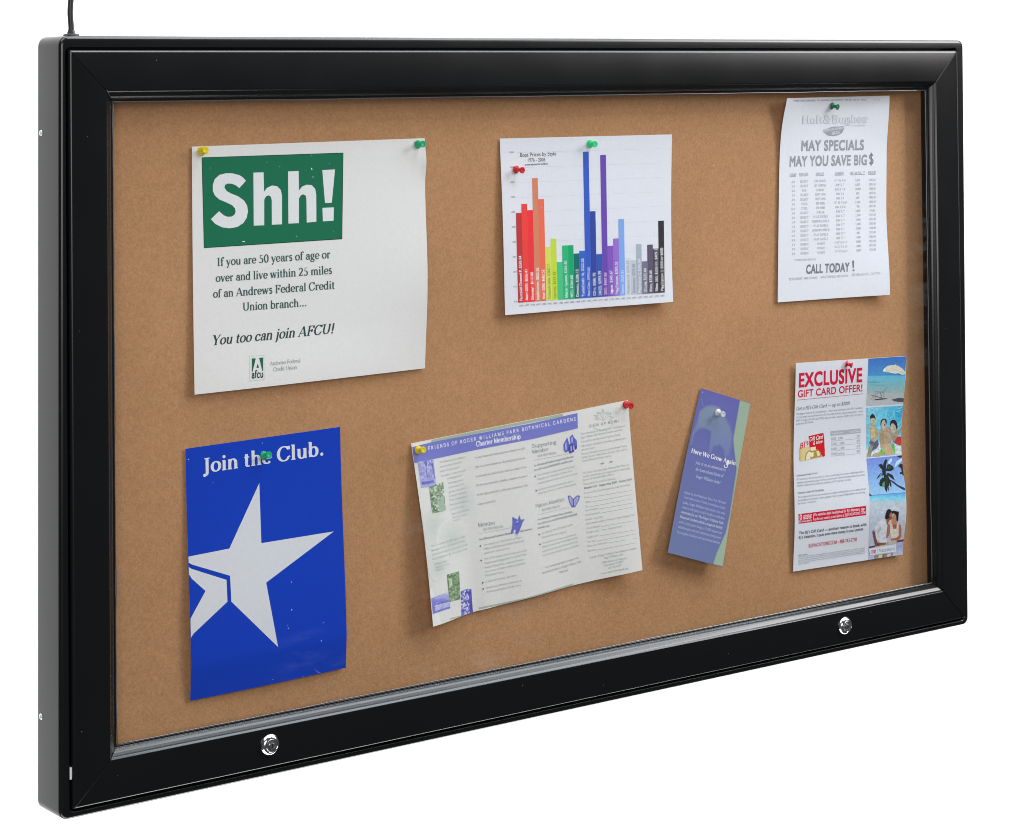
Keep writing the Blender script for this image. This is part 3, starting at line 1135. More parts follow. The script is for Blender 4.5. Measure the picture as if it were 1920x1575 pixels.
# ================================================================== hush notice
Lz = Z(340, 250, 3.15)
sh = Sheet('printed_notice', [(360, 275), (796.5, 259), (797, 690.5), (365, 740)],
           lambda u, v: 0.0012 + 0.004 * v * v * (1 - u) + 0.0065 * np.exp(-((v - 0.62) / 0.30) ** 2) * u ** 4 + 0.0035 * np.exp(-((v - 0.1) / .06) ** 2) * u ** 30 + 0.0035 * sm(v, .75, 1) * (u * (1 - u)) * 3,
           (213, 212, 211), M_SEMI, 0.0004)
tag(sh.root, 'large white notice with a green panel reading Shh!', 'notice')
GRN, PW = (36, 106, 79), (213, 214, 216)
k = Ink(sh).poly(Lz((120, 142), (957, 114), (950, 625), (133, 678)), (30, 62, 50), 0)
k.poly(Lz((123, 145), (953, 118), (946, 621), (136, 674)), GRN, 1)
for x, y in ((505, 172), (768, 132), (580, 197), (172, 205), (875, 178), (898, 578), (700, 300)):
    k.disc(Lz((x, y)), 0.8, 0.8, (120, 165, 145), 2, n=6)
k.line(Lz((768, 204)), Lz((771, 216)), 1.6, (225, 235, 230), 2)
k.line(Lz((360, 638)), Lz((376, 640)), 1.6, (225, 235, 230), 2)
panel = k.build('green_panel')
k = Ink(sh)
k.poly(Lz((381, 280), (362, 259), (340, 246), (300, 236), (265, 235), (225, 245), (197, 270), (185, 305), (186, 340), (198, 368), (225, 391), (265, 408), (300, 425), (317, 444), (320, 465), (312, 482),
          (295, 492), (272, 493), (250, 484), (222, 460), (174, 507), (200, 535), (240, 555), (285, 561), (330, 553), (365, 530), (385, 500), (393, 462), (388, 427), (370, 397), (335, 372), (295, 356), (267, 341), (254, 321), (258, 304), (275, 296),
          (300, 298), (323, 308), (342, 323)), PW, 3)
k.poly(Lz((425, 232), (485, 230), (488, 345), (505, 322), (535, 308), (565, 312), (587, 335), (594, 370), (594, 537), (534, 540), (533, 395), (529, 375), (515, 366), (500, 372), (489, 392), (489, 543), (427, 545)), PW, 3)
k.poly(Lz((630, 225), (692, 222), (694, 338), (712, 315), (740, 303), (770, 306), (790, 328), (796, 362), (797, 522), (740, 527), (738, 388), (734, 368), (720, 360), (705, 366), (694, 385), (694, 530), (632, 533)), PW, 3)
k.poly(Lz((832, 217), (907, 213), (888, 410), (848, 412)), PW, 3)
k.poly(Lz((833, 440), (900, 437), (898, 516), (835, 520)), PW, 3)
k.build('headline', panel)
TX = (62, 88, 84)
k = Ink(sh)
k.text('If you are 50 years of age or', Lz((213, 783)), Lz((880, 736)), 15.2, TX, 'serift')
k.text('over and live within 25 miles', Lz((203, 878)), Lz((889, 829)), 15.2, TX, 'serift')
k.text('of an Andrews Federal Credit', Lz((187, 971)), Lz((905, 918)), 15.2, TX, 'serift')
k.text('Union branch...', Lz((363, 1048)), Lz((738, 1021)), 15.2, TX, 'serift')
k.build('body_text')
k = Ink(sh)
k.text('You too can join AFCU!', Lz((188, 1251)), Lz((906, 1180)), 18.5, (50, 72, 70), 'serift', italic=0.25)
k.build('slogan')
La = Z(440, 650, 12)
k = Ink(sh)
k.poly(La((385, 265), (475, 262), (400, 568), (385, 572)), (42, 98, 76), 1)
k.poly(La((550, 250), (640, 243), (637, 552), (622, 548)), (42, 98, 76), 1)
k.poly(La((517, 380), (545, 470), (490, 479)), (42, 78, 66), 1)
k.text('afcu', La((383, 712)), La((640, 690)), 13.8, (32, 66, 56), 'gothicb')
for a, b_ in (((330, 215), (660, 190)), ((330, 770), (660, 735)), ((330, 215), (335, 770)), ((660, 190), (665, 735))):
    k.line(La(a), La(b_), 0.7, (188, 196, 194), 1)
lg = k.build('logo')
k = Ink(sh)
k.text('Andrews Federal', La((790, 425)), La((1480, 350)), 7.6, (140, 146, 148), 'serif')
k.text('Credit Union', La((868, 557)), La((1400, 500)), 7.6, (140, 146, 148), 'serif')
k.build('caption')

# ================================================================== club poster
Lz = Z(330, 780, 2.865)
cl = Sheet('blue_poster', [(347.8, 841.5), (637.6, 800.3), (648.3, 1252), (356.8, 1314)],
           lambda u, v: 0.0010 + 0.0045 * sm(v, 0.1, 0.86) - 0.0035 * np.clip((v - 0.865) / 0.135, 0, 1) + 0.002 * np.sin(u * 3.1) * v,  # bottom kink is shaped to stand in for a reflected dark band
           (28, 66, 178), M_GLOSS, 0.0006, back=(190, 195, 200))
tag(cl.root, 'glossy blue poster with a big white star reading Join the Club.', 'poster')
SW = (208, 210, 214)
k = Ink(cl)
k.text('Join the Club.', Lz((145, 307)), Lz((791, 210)), 27.5, (214, 216, 220), 'serifm', layer=2)
k.build('headline')
k = Ink(cl)
EDGE = (24, 32, 96)
star = Lz((447, 360), (458, 683), (847, 620), (484, 895), (548, 1241), (297, 997), (290, 858), (58, 790), (58, 757), (286, 712))
k.poly(star, SW, 1)
k.poly(Lz((58, 813), (271, 880), (276, 997), (70, 1192), (66, 1110), (158, 940), (60, 852)), SW, 1)
k.build('star_emblem')
k = Ink(cl)
for x, y, r in ((620, 892, 1.0), (621, 1041, 1.2), (604, 1140, 1.1), (598, 1125, .7), (790, 1110, .9), (781, 1208, 1.2), (520, 1415, .8), (198, 358, .6), (463, 145, .8), (165, 760, .4)):
    Ink(cl).disc(Lz((x, y)), r, r, (190, 200, 225), 1, n=7).build('scuff_mark')
Ink(cl).poly(Lz((735, 1355), (752, 1366), (778, 1382), (764, 1382)), (95, 115, 195), 1).build('scuff_mark')
Ink(cl).poly(Lz((664, 1404), (690, 1396), (688, 1401)), (95, 115, 195), 1).build('scuff_mark')

# ================================================================== bar chart
ch = Sheet('bar_chart', [(937.2, 259.8), (1260, 252), (1262.3, 566), (947.5, 591)],
           lambda u, v: 0.0012 + 0.006 * v ** 2 * (1 - u) ** 1.2 + 0.009 * v ** 2.4 * u ** 1.3 - 0.003 * np.exp(-((u - .45) / .2) ** 2) * v ** 3 + 0.0025 * np.exp(-(u / .12) ** 2) * np.sin(np.clip(v * 3.3, 0, 3.14)),
           (210, 211, 219), M_PAPER, 0.00025)
tag(ch.root, 'white sheet printed with a rainbow coloured bar chart', 'chart')
q4 = [(971.4, 567.9), (1246.3, 548.6), (1243, 278.5), (964.2, 286)]


def cp(t, h):
    """position in the chart: t along the axis, h = height"""
    b_ = np.array(q4[0]) + (np.array(q4[1]) - np.array(q4[0])) * t
    tp = np.array(q4[3]) + (np.array(q4[2]) - np.array(q4[3])) * t
    p = b_ + (tp - b_) * h
    return (p[0], p[1])


Lc = Z(920, 230, 4.144)
k = Ink(ch)
for i in range(0, 11):
    k.line(cp(0, i / 10), cp(1, i / 10), 0.6, (198, 203, 213), 0)
    yy = 237 + i * 116.0
    k.text(str(1000 - 100 * i), Lc((142 + i * 3.3 + (0 if i == 0 else 6), yy)), Lc((178 + i * 3.0, yy - 2)), 3.0, (120, 122, 130), 'sans', layer=1)
for a in range(26):
    k.text(str([1976, 1977, 1978, 1979, 1982, 1982, 1982, 1986, 1986, 1986, 1989, 1989, 1990, 1991, 1991, 1993, 1993, 1995, 1995, 1996, 1999, 2000, 2001, 2001, 2005, 2006][a]),
           (cp((a + .15) / 26, 0)[0] + 1.0, cp((a + .15) / 26, 0)[1] + 7.6), (cp((a + .85) / 26, 0)[0] + 1.0, cp((a + .85) / 26, 0)[1] + 7.0), 3.4, (118, 120, 128), 'sans', layer=1)
k.build('axis')
Ld = Z(940, 250, 10.5)
k = Ink(ch)
k.text('Boat Prices by Style', Ld((370, 465)), Ld((1080, 434)), 7.4, (82, 84, 92), 'sans', layer=1)
k.text('1976 - 2006', Ld((525, 562)), Ld((866, 552)), 6.8, (82, 84, 92), 'sans', layer=1)
k.text('prices adjusted for inflation', Ld((465, 633)), Ld((915, 611)), 3.2, (82, 84, 92), 'gothicb', layer=1)
k.build('title')
WT, DK = (226, 228, 238), None
bars = [(596.9, (176, 62, 66), 'Fairchild Channel F, $596.94', WT), (656.4, (226, 70, 66), 'Atari 2600, $656.41', WT), (612.8, (224, 60, 66), 'Odyssey\u00b2, $612.80', WT),
        (825.8, (200, 126, 98), 'Intellivision, $825.82', WT), (683.5, (222, 106, 84), 'Atari 5200, $683.52', WT), (362.1, (198, 208, 100), 'ColecoVision, $362.11', (130, 140, 50)),
        (414.3, (184, 204, 72), 'Vectrex, $414.29', (130, 146, 40)), (256.0, (78, 182, 130), 'Lynx, $256.08', (96, 190, 146)), (364.6, (52, 170, 116), 'Master System, $364.60', (190, 230, 215)),
        (364.6, (40, 158, 106), 'NES, $364.60', (190, 230, 215)), (306.2, (42, 104, 104), 'Genesis, $306.15', WT), (322.3, (62, 98, 188), 'TurboGrafx 16, $322.26', (205, 214, 240)),
        (993.6, (62, 92, 184), 'Neo Geo, $993.65', (180, 194, 235)), (586.8, (58, 74, 150), 'CD-i, $586.78', WT), (293.3, (60, 88, 168), 'SNES, $293.29', WT),
        (967.9, (104, 76, 164), '3DO, $967.89', (222, 190, 232)), (345.7, (126, 88, 178), 'Jaguar, $345.67', WT), (393.3, (144, 108, 192), 'PlayStation, $393.31', WT),
        (524.8, (124, 158, 218), 'Saturn, $524.81', (186, 208, 242)), (254.7, (196, 201, 210), 'Nintendo 64, $254.68', (150, 152, 160)), (239.9, (182, 188, 198), 'Dreamcast, $239.86', (130, 134, 142)),
        (346.7, (160, 168, 180), 'PlayStation 2, $346.69', (208, 212, 220)), (225.6, (114, 112, 132), 'GCube, $225.64', (226, 224, 236)), (338.5, (92, 86, 106), 'Xbox, $338.45', WT),
        (309.0, (72, 68, 80), 'Xbox 360, $306.91, $409.22', WT), (500.0, (60, 56, 60), 'PlayStation 3, $500 or $600', WT)]
lens = [.30, .206, .186, .215, .20, .235, .18, 0, .25, .15, .187, .258, .197, .157, .167, .153, .165, .22, .16, .225, .20, .23, .165, .148, .31, .30]
for i, (h, c, s, tc_) in enumerate(bars):
    h /= 1000
    t0, t1 = i / 26, (i + 1) / 26 - 0.0004
    k = Ink(ch).poly([cp(t0, 0.001), cp(t1, 0.001), cp(t1, h), cp(t0, h)], c, 2, 9)
    bo = k.build('bar')
    if lens[i] > 0:
        k = Ink(ch)
        x = t1 - 0.0085
        p0, p1 = cp(x, 0.012), cp(x, 0.012 + lens[i])
        up_ = np.array(cp(t0, .1)) - np.array(cp(t1, .1))
        up_ = up_ / np.hypot(*up_)
        k.text(s, p0, p1, 5.0, tc_, 'gothicb', layer=4, up=up_)
        k.build('bar_label', bo)

# ================================================================== price list
ho = Sheet('price_list', [(1475.8, 184.3), (1668, 179.3), (1668.7, 552.8), (1458.3, 567)],
           lambda u, v: 0.0014 + 0.0138 * (1 - u) ** 2.6 * np.exp(-(np.clip(v, 0, 1) / 0.13) ** 1.3) + u ** 2.5 * wave(v, [(0, .0065), (.3, .0012), (.55, .0008), (1, .0085)]) + 0.0016 * v * (1 - u) + .0022 * np.exp(-((u - .35) / .15) ** 2) * np.exp(-(v / .05) ** 2),
           (212, 214, 221), M_PAPER, 0.00025, n=110)
tag(ho.root, 'tall white price list headed May Specials pinned in the top corner', 'price list')
Lh = Z(1460, 170, 8.727)
LG = (142, 145, 153)
k = Ink(ho)
k.text('FROM : HOLT & BUGBEE   TO : BOATBUILDERS SUPPLY   FAX NO.   MAY 9   PAGE 1', Lh((245, 178)), Lh((1440, 160)), 3.0, (150, 154, 166), 'gothicb')
k.text('P 1/1', Lh((1570, 166)), Lh((1650, 160)), 3.0, (165, 168, 178), 'sans')
k.build('header_text')
k = Ink(ho)
k.text('Holt&Bugbee', Lh((382, 542)), Lh((1454, 521)), 15.0, (174, 178, 188), 'serifh', layer=1)
k.text('Holt&Bugbee', Lh((389, 537)), Lh((1447, 517)), 13.8, (207, 211, 221), 'serifi', layer=3)
k.text('Company', Lh((1180, 586)), Lh((1430, 578)), 3.6, (180, 184, 194), 'serifb', layer=1)
k.disc(Lh((905, 665)), 150 / 8.727, 76 / 8.727, (136, 139, 147), 1, -8, 28)
k.disc(Lh((905, 668)), 142 / 8.727, 69 / 8.727, (150, 153, 160), 2, -8, 28)
k.poly(Lh((728, 640), (850, 608), (960, 588), (1066, 578), (1074, 640), (965, 642), (860, 662), (738, 692)), (160, 163, 171), 3)
k.text('ESTABLISHED', Lh((745, 668)), Lh((1060, 622)), 3.6, (205, 208, 214), 'serifb', italic=.1, layer=4)
k.text('1825', Lh((862, 724)), Lh((995, 700)), 5.4, (212, 215, 221), 'serifx', layer=4)
k.build('logo')
k = Ink(ho)
for t_, a, b_, cp_ in (('MAY SPECIALS', (368, 982), (1392, 966), 19.0), ('MAY YOU SAVE BIG', (176, 1236), (1440, 1211), 19.0)):
    k.text(t_, Lh(a), Lh(b_), cp_, (126, 129, 137), 'sansx', layer=1)
    k.text(t_, np.array(Lh(a)) + (.4, -.5), np.array(Lh(b_)) + (-.4, -.5), cp_ - 1.0, (156, 159, 166), 'sans', layer=2)
k.text('$', Lh((1478, 1205)), Lh((1552, 1203)), 19.5, (126, 129, 137), 'gothicb', layer=1)
k.build('headline')
Lt = Z(1460, 310, 6.85)
k = Ink(ho)
for s, a, b_ in (('THKNS', (138, 138), (220, 135)), ('GRADE', (262, 130), (378, 126)), ('SPECIE', (475, 127), (580, 123)), ('DIMEN.', (722, 120), (838, 116)), ('BF AVAIL. **', (922, 115), (1108, 108)), ('PRICE', (1150, 110), (1245, 106))):
    k.text(s, Lt(a), Lt(b_), 4.6, LG, 'serifb')
    k.line(Lt((a[0], a[1] + 8)), Lt((b_[0], b_[1] + 8)), 0.8, LG, 1)
rows = [('4/4', 'SELECT', 'SAP BIRCH', '5"+ W X 6', '3,000', '1895/M'), ('5/4', 'SELECT', 'SP. CEDAR', 'RW X 7\'', '1,000', '3895/M'), ('4/4', 'FAS', 'CHERRY', 'RW X 7-8', '10,000', '3480/M'),
        ('4/4', 'SELECT', 'SOFT OAK', 'RW X 6', '600', '2895/M'), ('8/4', 'SELECT', 'SOFT OAK', 'RW X 6', '800', '2995/M'), ('4/4', 'C SEL', 'EW PINE', '12" W X 6-8', '1,200', '1895/M'),
        ('12/4', 'C SEL', 'EW PINE', 'RW X 6-8', '700', '2095/M'), ('4/4', 'SELECT', 'POPLAR', 'RW X 7\'', '4,000', '945/M'), ('4/4', 'SELECT', 'FLAT SAPELE', 'RW X 7\'', '1,000', '3395/M'),
        ('5/4', 'SELECT', 'RIBBON SAPELE', 'RW X 7\'', '2,000', '3995/M'), ('5/4', 'SELECT', 'FLAT SAPELE', 'RW X 7\'', '1,000', '3380/M'), ('5/4', 'SELECT', 'RIBBON SAPELE', 'RW X 7\'', '2,000', '3980/M'),
        ('6/4', 'SELECT', 'FLAT SAPELE', 'RW X 7\'', '800', '3395/M'), ('8/4', 'SELECT', 'FLAT SAPELE', 'RW X 7\'', '1,000', '3480/M'), ('4/4', 'RUSTIC', 'WALNUT', '4-10" X 6-12\'', '2,000', '1805/M'),
        ('4/4', 'RUSTIC', 'WALNUT', '10-12" X 6-12\'', '1,000', '2095/M'), ('8/4', 'RUSTIC', 'WALNUT', '12"+ W X 6-12\'', '1,000', '3395/M')]
cols_ = [((185, 228), (187, 1150), 40), ((327, 222), (331, 1145), 103), ((532, 217), (545, 1135), 152), ((785, 210), (799, 1118), 112), ((1013, 205), (1022, 1106), 62), ((1200, 202), (1204, 1097), 85)]
cw = [40, 103, 152, 112, 62, 85]
for i, r in enumerate(rows):
    for j, s in enumerate(r):
        a, b_, w_ = cols_[j]
        x = a[0] + (b_[0] - a[0]) * i / 16
        y = a[1] + (b_[1] - a[1]) * i / 16
        ref = {0: 3, 1: 6, 2: 9, 3: 7, 4: 5, 5: 6}[j]
        w_ = w_ * min(1.45, len(s) / ref)
        k.text(s, Lt((x - w_ / 2, y + 1)), Lt((x + w_ / 2, y - w_ * .03)), 4.3, LG, 'serif')
k.build('price_table')
k = Ink(ho)
k.text('** BF/M IN INVENTORY', Lt((195, 1229)), Lt((480, 1219)), 3.6, LG, 'serif')
k.text('CALL TODAY', Lt((350, 1389)), Lt((906, 1360)), 16.5, (118, 121, 128), 'sansx')
k.poly(Lt((942, 1225), (968, 1222), (966, 1320), (950, 1322)), (118, 121, 128), 2)
k.poly(Lt((948, 1338), (972, 1336), (972, 1357), (949, 1359)), (118, 121, 128), 2)
k.text('TEWKSBURY - 800 225 6050', Lt((130, 1478)), Lt((490, 1455)), 4.4, LG, 'serif')
k.text('MOULTONVILLE - 800 258 4930', Lt((540, 1450)), Lt((888, 1432)), 4.4, LG, 'serif')
k.text('MT. BRADDOCK - 724 277 81', Lt((940, 1422)), Lt((1305, 1400)), 4.4, LG, 'serif')
k.build('footer_text')

# ================================================================== garden brochure
def lift_ro(u, v):
    a = v ** 1.15
    w = 0.0010 + a * (0.0150 * (1 - sm(u, 0.0, 0.235)) + 0.0125 * sm(u, 0.70, 1.0) + 0.0008)
    w = w + 0.0045 * (1 - sm(u, 0, .22)) * np.sin(np.clip(v, 0, 1) * math.pi)
    w = w + 0.0040 * np.exp(-((u - .48) / .15) ** 2) * v
    return w + 0.0016 * np.exp(-((u - .275) / .045) ** 2) * v + 0.0010 * np.exp(-((u - .75) / .05) ** 2)


ro = Sheet('folded_brochure', [(771, 831.5), (1177.4, 750.2), (1204.6, 1068.8), (812.3, 1175)], lift_ro, (210, 209, 207), M_SEMI, 0.0004, n=110)
tag(ro.root, 'unfolded white garden membership brochure with a lilac heading band', 'brochure')
A1, A2 = Z(760, 740, 3.5), Z(980, 740, 3.75)
LIL = (116, 120, 190)
k = Ink(ro)
wash = (188, 195, 189)
base_c = (210, 209, 207)


def blob(cx, cy, rx, ry, col, edge, layer, kk):
    ring_ = [(cx + rx * math.cos(2 * math.pi * i / 20), cy + ry * math.sin(2 * math.pi * i / 20)) for i in range(20)]

    def f(x, y):
        d = min(1.0, math.hypot((x - cx) / rx, (y - cy) / ry))
        return tuple(a + (b2 - a) * d for a, b2 in zip(col, edge))
    kk.poly(ring_, f, layer, 7)


blob(815, 985, 26, 48, wash, base_c, 0, k)
blob(848, 1010, 30, 40, wash, base_c, 0.25, k)
blob(868, 940, 26, 42, (193, 198, 195), base_c, 0.5, k)
blob(822, 1062, 20, 30, (190, 197, 191), base_c, 0.6, k)
k.poly([(809, 824.6), (1055, 775.4), (1055, 780.6), (809, 829.2)], (158, 172, 156), 1)
k.poly(A1((290, 1476), (430, 1442), (430, 1432), (296, 1466)), (160, 172, 158), 1)
k.poly([(898, 1142), (985, 1125), (1033, 1111), (1075, 1096.8), (1075, 1093.5), (1030, 1108), (985, 1121), (898, 1139)], (160, 172, 158), 1)
k.build('background_tint')
k = Ink(ro).poly([A1((40, 345)), A1((170, 312)), A1((840, 186)), A2((385, 129)), A2((387, 236)), A1((840, 290)), A1((450, 365)), A1((57, 450))], LIL, 1)
bd_ = k.build('heading_band')
k = Ink(ro)
k.text('FRIENDS OF ROGER WILLIAMS PARK BOTANICAL GARDENS', A1((151, 364)), A2((373, 181)), 6.6, (214, 215, 236), 'gothicb', track=.22, layer=2)
k.text('Charter Membership', A1((465, 341)), A1((757, 288)), 9.5, (228, 228, 242), 'scriptb', layer=2)
k.build('heading', bd_)

# pictures on the left panel
rp = random.Random(11)


def mottle(kk, quad, cols_, nx, ny, layer):
    q = [np.array(p, float) for p in quad]

    def at(s, t):
        return (1 - s) * (1 - t) * q[0] + s * (1 - t) * q[1] + s * t * q[2] + (1 - s) * t * q[3]
    grid = [[at((i + (rp.uniform(-.3, .3) if 0 < i < nx else 0)) / nx, (j + (rp.uniform(-.3, .3) if 0 < j < ny else 0)) / ny) for i in range(nx + 1)] for j in range(ny + 1)]
    for j in range(ny):
        for i in range(nx):
            kk.poly([grid[j][i], grid[j][i + 1], grid[j + 1][i + 1], grid[j + 1][i]], rp.choice(cols_), layer, 30)


k = Ink(ro, 0.10)
k.poly(A1((80, 440), (185, 425), (203, 598), (103, 612)), (158, 160, 206), 2)
mottle(k, A1((84, 442), (182, 428), (190, 540), (96, 552)), [(150, 152, 204), (164, 166, 212), (142, 146, 200), (170, 172, 214)], 6, 6, 3)
for a, b_ in (((140, 430), (135, 480)), ((135, 480), (143, 545)), ((128, 432), (138, 470)), ((150, 432), (182, 478)), ((172, 428), (190, 545)), ((120, 436), (136, 472))):
    k.line(A1(a), A1(b_), 1.3, (104, 104, 178), 4)
k.poly(A1((106, 572), (184, 560), (186, 578), (108, 592)), (112, 112, 186), 4)
k.build('picture')
k = Ink(ro, 0.10)
k.poly(A1((155, 605), (248, 573), (265, 762), (175, 780)), (120, 140, 116), 2)
mottle(k, A1((155, 605), (248, 573), (265, 762), (175, 780)), [(112, 134, 104), (140, 158, 134), (98, 122, 96), (160, 174, 156), (126, 148, 120), (196, 202, 192)], 9, 16, 3)
k.poly(A1((205, 680), (250, 660), (262, 760), (222, 770)), (156, 172, 158), 4)
k.build('picture')
Lb = Z(790, 990, 8.29)
k = Ink(ro, 0.10)


def fade(y0, y1, c0, c1):
    def f(x, y):
        t = min(1, max(0, (y - y0) / (y1 - y0)))
        return tuple(a + (b2 - a) * t for a, b2 in zip(c0, c1))
    return f


k.poly(Lb((155, 1090), (425, 985), (450, 1245), (180, 1335)), fade(1112, 1128, (190, 192, 212), (122, 122, 194)), 2, 4)
k.poly(Lb((212, 1212), (440, 1150), (448, 1215), (216, 1290)), (168, 170, 208), 3)
k.line(Lb((200, 1216)), Lb((440, 1150)), 0.9, (205, 207, 225), 4)
k.build('picture')
k = Ink(ro, 0.10)
k.poly(Lb((395, 725), (585, 670), (605, 1105), (435, 1150)), (118, 142, 110), 4)
mottle(k, Lb((397, 727), (584, 672), (604, 1102), (437, 1148)), [(108, 134, 98), (132, 154, 122), (96, 124, 90), (150, 166, 142), (120, 146, 108)], 7, 14, 5)
k.poly(Lb((432, 790), (470, 780), (480, 900), (430, 940)), (178, 188, 174), 6)
k.build('picture')
k = Ink(ro, 0.10)
k.poly(Lb((610, 985), (690, 950), (770, 945), (800, 1310), (625, 1370)), (128, 128, 196), 2)
mottle(k, Lb((612, 990), (735, 955), (750, 1325), (626, 1366)), [(104, 100, 180), (170, 172, 214), (196, 198, 222), (134, 134, 200), (90, 84, 170)], 6, 14, 3)
k.poly(Lb((735, 990), (775, 945), (800, 1308), (752, 1325)), (88, 82, 168), 4)
k.build('picture')

TC = (158, 163, 162)
T2 = (138, 143, 144)
L5 = Z(775, 840, 9.84)
k = Ink(ro)
left = [((490, 280), (955, 178)), ((490, 365), (900, 272)), ((495, 448), (855, 365)), ((510, 537), (970, 420)), ((625, 580), (890, 518)), ((642, 665), (920, 600)), ((650, 748), (935, 675)),
        ((655, 830), (970, 750)), ((665, 905), (995, 825)), ((672, 980), (985, 905)), ((680, 1065), (1010, 985)), ((692, 1145), (950, 1085)), ((718, 1235), (1030, 1150)), ((722, 1300), (980, 1235)), ((725, 1358), (865, 1325))]
lt_ = ['The Botanical Gardens will grow', 'horticultural beauty for the state of', 'visitors for the future of', 'Providence. In this new park', 'beautiful plants and', 'flowering gardens', 'and the support of the',
       'greatest community', 'resource for the region.', 'Thanks to the generosity of', 'friends and the members of', 'our park system.', 'Mayor of the City of Providence', 'Honorary Chairman', 'Providence, RI']
for s, (a, b_) in zip(lt_, left):
    k.text(s, L5(a), L5(b_), 3.6, TC, 'serif')
lo = [((150, 297), (685, 140)), ((160, 365), (680, 208)), ((166, 432), (722, 265)), ((170, 500), (715, 335)), ((205, 580), (395, 525)), ((215, 630), (438, 570)), ((216, 675), (352, 640))]
for s, (a, b_) in zip(['This is a splendid gift to give to the', 'generation to come. The Botanical Gardens', 'welcomes and progresses our garden in Rhode', 'Island and improves the community\'s world.', 'Park Superintendent', 'Department of Parks', 'Providence, RI'], lo):
    k.text(s, Lb(a), Lb(b_), 3.6, TC, 'serif')
k.build('letter_text')
L6 = Z(880, 830, 8.727)
L7 = Z(880, 960, 8.727)
k = Ink(ro)
for s, a, b_ in (('As our Botanical Gardens grows we hope you will', (92, 262), (905, 105)), ('join us as we embark on a horticultural journey', (98, 412), (920, 262)), ("to expand our park's beauty and our nation's love", (106, 568), (938, 410)),
                 ('for the natural world. Kindly complete the form', (116, 715), (947, 558)), ('to the right and mail it, with your payment, to the', (127, 870), (962, 708)), ('address indicated.', (140, 1025), (435, 962))):
    k.text(s, L6(a), L6(b_), 3.9, T2, 'serif')
k.build('welcome_text')
k = Ink(ro)
k.text('Member', L7((148, 246)), L7((428, 205)), 8.0, (140, 146, 146), 'script')
k.text('$35 PER PERSON', L7((230, 306)), L7((552, 254)), 4.6, (158, 162, 163), 'sans')
k.line(L7((145, 356)), L7((690, 256)), 0.7, (170, 174, 174), 1)
k.text('As a Botanical Gardens Member you will receive', L7((158, 466)), L7((1025, 290)), 3.9, (118, 123, 126), 'serifb')
for s, a, b_ in (('"Becoming One": The Friends of Roger', (232, 555), (852, 425)), ('Williams Park Botanical Gardens Newsletter,', (235, 620), (908, 480)), ('published 3 times per year.', (245, 690), (665, 600)),
                 ('10% off the ticket price to events such as the', (245, 785), (935, 640)), ('Rhode Island Spring Flower & Garden Show,', (250, 855), (945, 700)), ('Newport Flower Show, seminars & lectures', (250, 925), (890, 788)),
                 ('and a variety of Garden Conservation Summer', (258, 990), (922, 845)), ('Educational Tours.', (262, 1055), (570, 990)), ('A Botanical Gardens Logo Decal.', (265, 1155), (775, 1045)), ('Invitation to Member events such as', (275, 1255), (855, 1132)),
                 ('the Botanical Gardens Member Party.', (285, 1322), (852, 1205))):
    k.text(s, L7(a), L7(b_), 3.7, TC, 'serif')
for c in ((178, 557), (193, 792), (218, 1157), (226, 1258)):
    k.disc(L7(c), 1.5, 1.6, (96, 100, 102), 2, n=10)
k.build('member_text')
k = Ink(ro)
k.text('Supporting', L6((1030, 88)), L6((1425, 18)), 7.4, (140, 146, 146), 'script')
k.text('Member', L6((1036, 182)), L6((1292, 132)), 7.4, (140, 146, 146), 'script')
k.text('$100 PER PERSON', L6((1120, 240)), L6((1420, 182)), 4.4, (158, 162, 163), 'sans')
k.line(L6((1050, 292)), L6((1620, 180)), 0.7, (170, 174, 174), 1)
k.text('As a Botanical Gardens Supporting Member', L6((1055, 393)), L6((1708, 238)), 3.8, (124, 129, 140), 'serifb')
k.text('you will receive all MEMBER benefits plus:', L6((1060, 465)), L6((1692, 305)), 3.8, (124, 129, 140), 'serifb')
for s, a, b_ in (('10% off Botanical Gardens-sponsored educational', (1112, 548), (1722, 400)), ('Programs and a Botanical Gardens Tree', (1112, 615), (1680, 472)), ('including Summer Flower Card and much more.', (1120, 682), (1780, 512)), ('Invitation to Special Events with a guest', (1125, 785), (1692, 640)), ('horticultural seminars and tree related specials', (1130, 845), (1748, 688))):
    k.text(s, L6(a), L6(b_), 3.7, TC, 'serif')
k.text('Patron Member', L6((1090, 1070)), L6((1556, 952)), 7.4, (140, 146, 146), 'script')
k.text('$250 PER PERSON', L6((1190, 1122)), L6((1482, 1058)), 4.4, (158, 162, 163), 'sans')
k.line(L6((1120, 1178)), L6((1630, 1058)), 0.7, (170, 174, 174), 1)
k.text('As a Botanical Gardens Patron Member,', L7((1118, 140)), L7((1690, 6)), 3.8, (124, 129, 140), 'serifb')
k.text('you will receive all SUPPORTING MEMBER', L7((1120, 210)), L7((1768, 50)), 3.8, (124, 129, 140), 'serifb')
k.text('benefits plus:', L7((1120, 277)), L7((1322, 235)), 3.8, (124, 129, 140), 'serifb')
for s, a, b_ in (('An additional 10% off Botanical Gardens', (1185, 365), (1695, 213)), ('Sponsored Education Programs.', (1186, 430), (1592, 332)), ('You are invited to the Patron event before the', (1190, 525), (1748, 378)), ('Flower & Garden Show Preview Night and the', (1192, 590), (1775, 428)),
                 ('annual Fair and Botanical Gardens Patron Day', (1196, 660), (1778, 492)), ('the Horticultural Seminars Guest are attended', (1202, 725), (1790, 558))):
    k.text(s, L7(a), L7(b_), 3.7, TC, 'serif')
k.text('Your membership helps to enhance the', L7((1240, 922)), L7((1790, 762)), 4.0, (142, 147, 148), 'script', italic=.3)
k.text('horticultural beauty of Roger Williams Park.', L7((1190, 1015)), L7((1836, 822)), 4.0, (142, 147, 148), 'script', italic=.3)
k.text('Thank you!', L7((1462, 1005)), L7((1615, 965)), 4.4, (142, 147, 148), 'script', italic=.3)
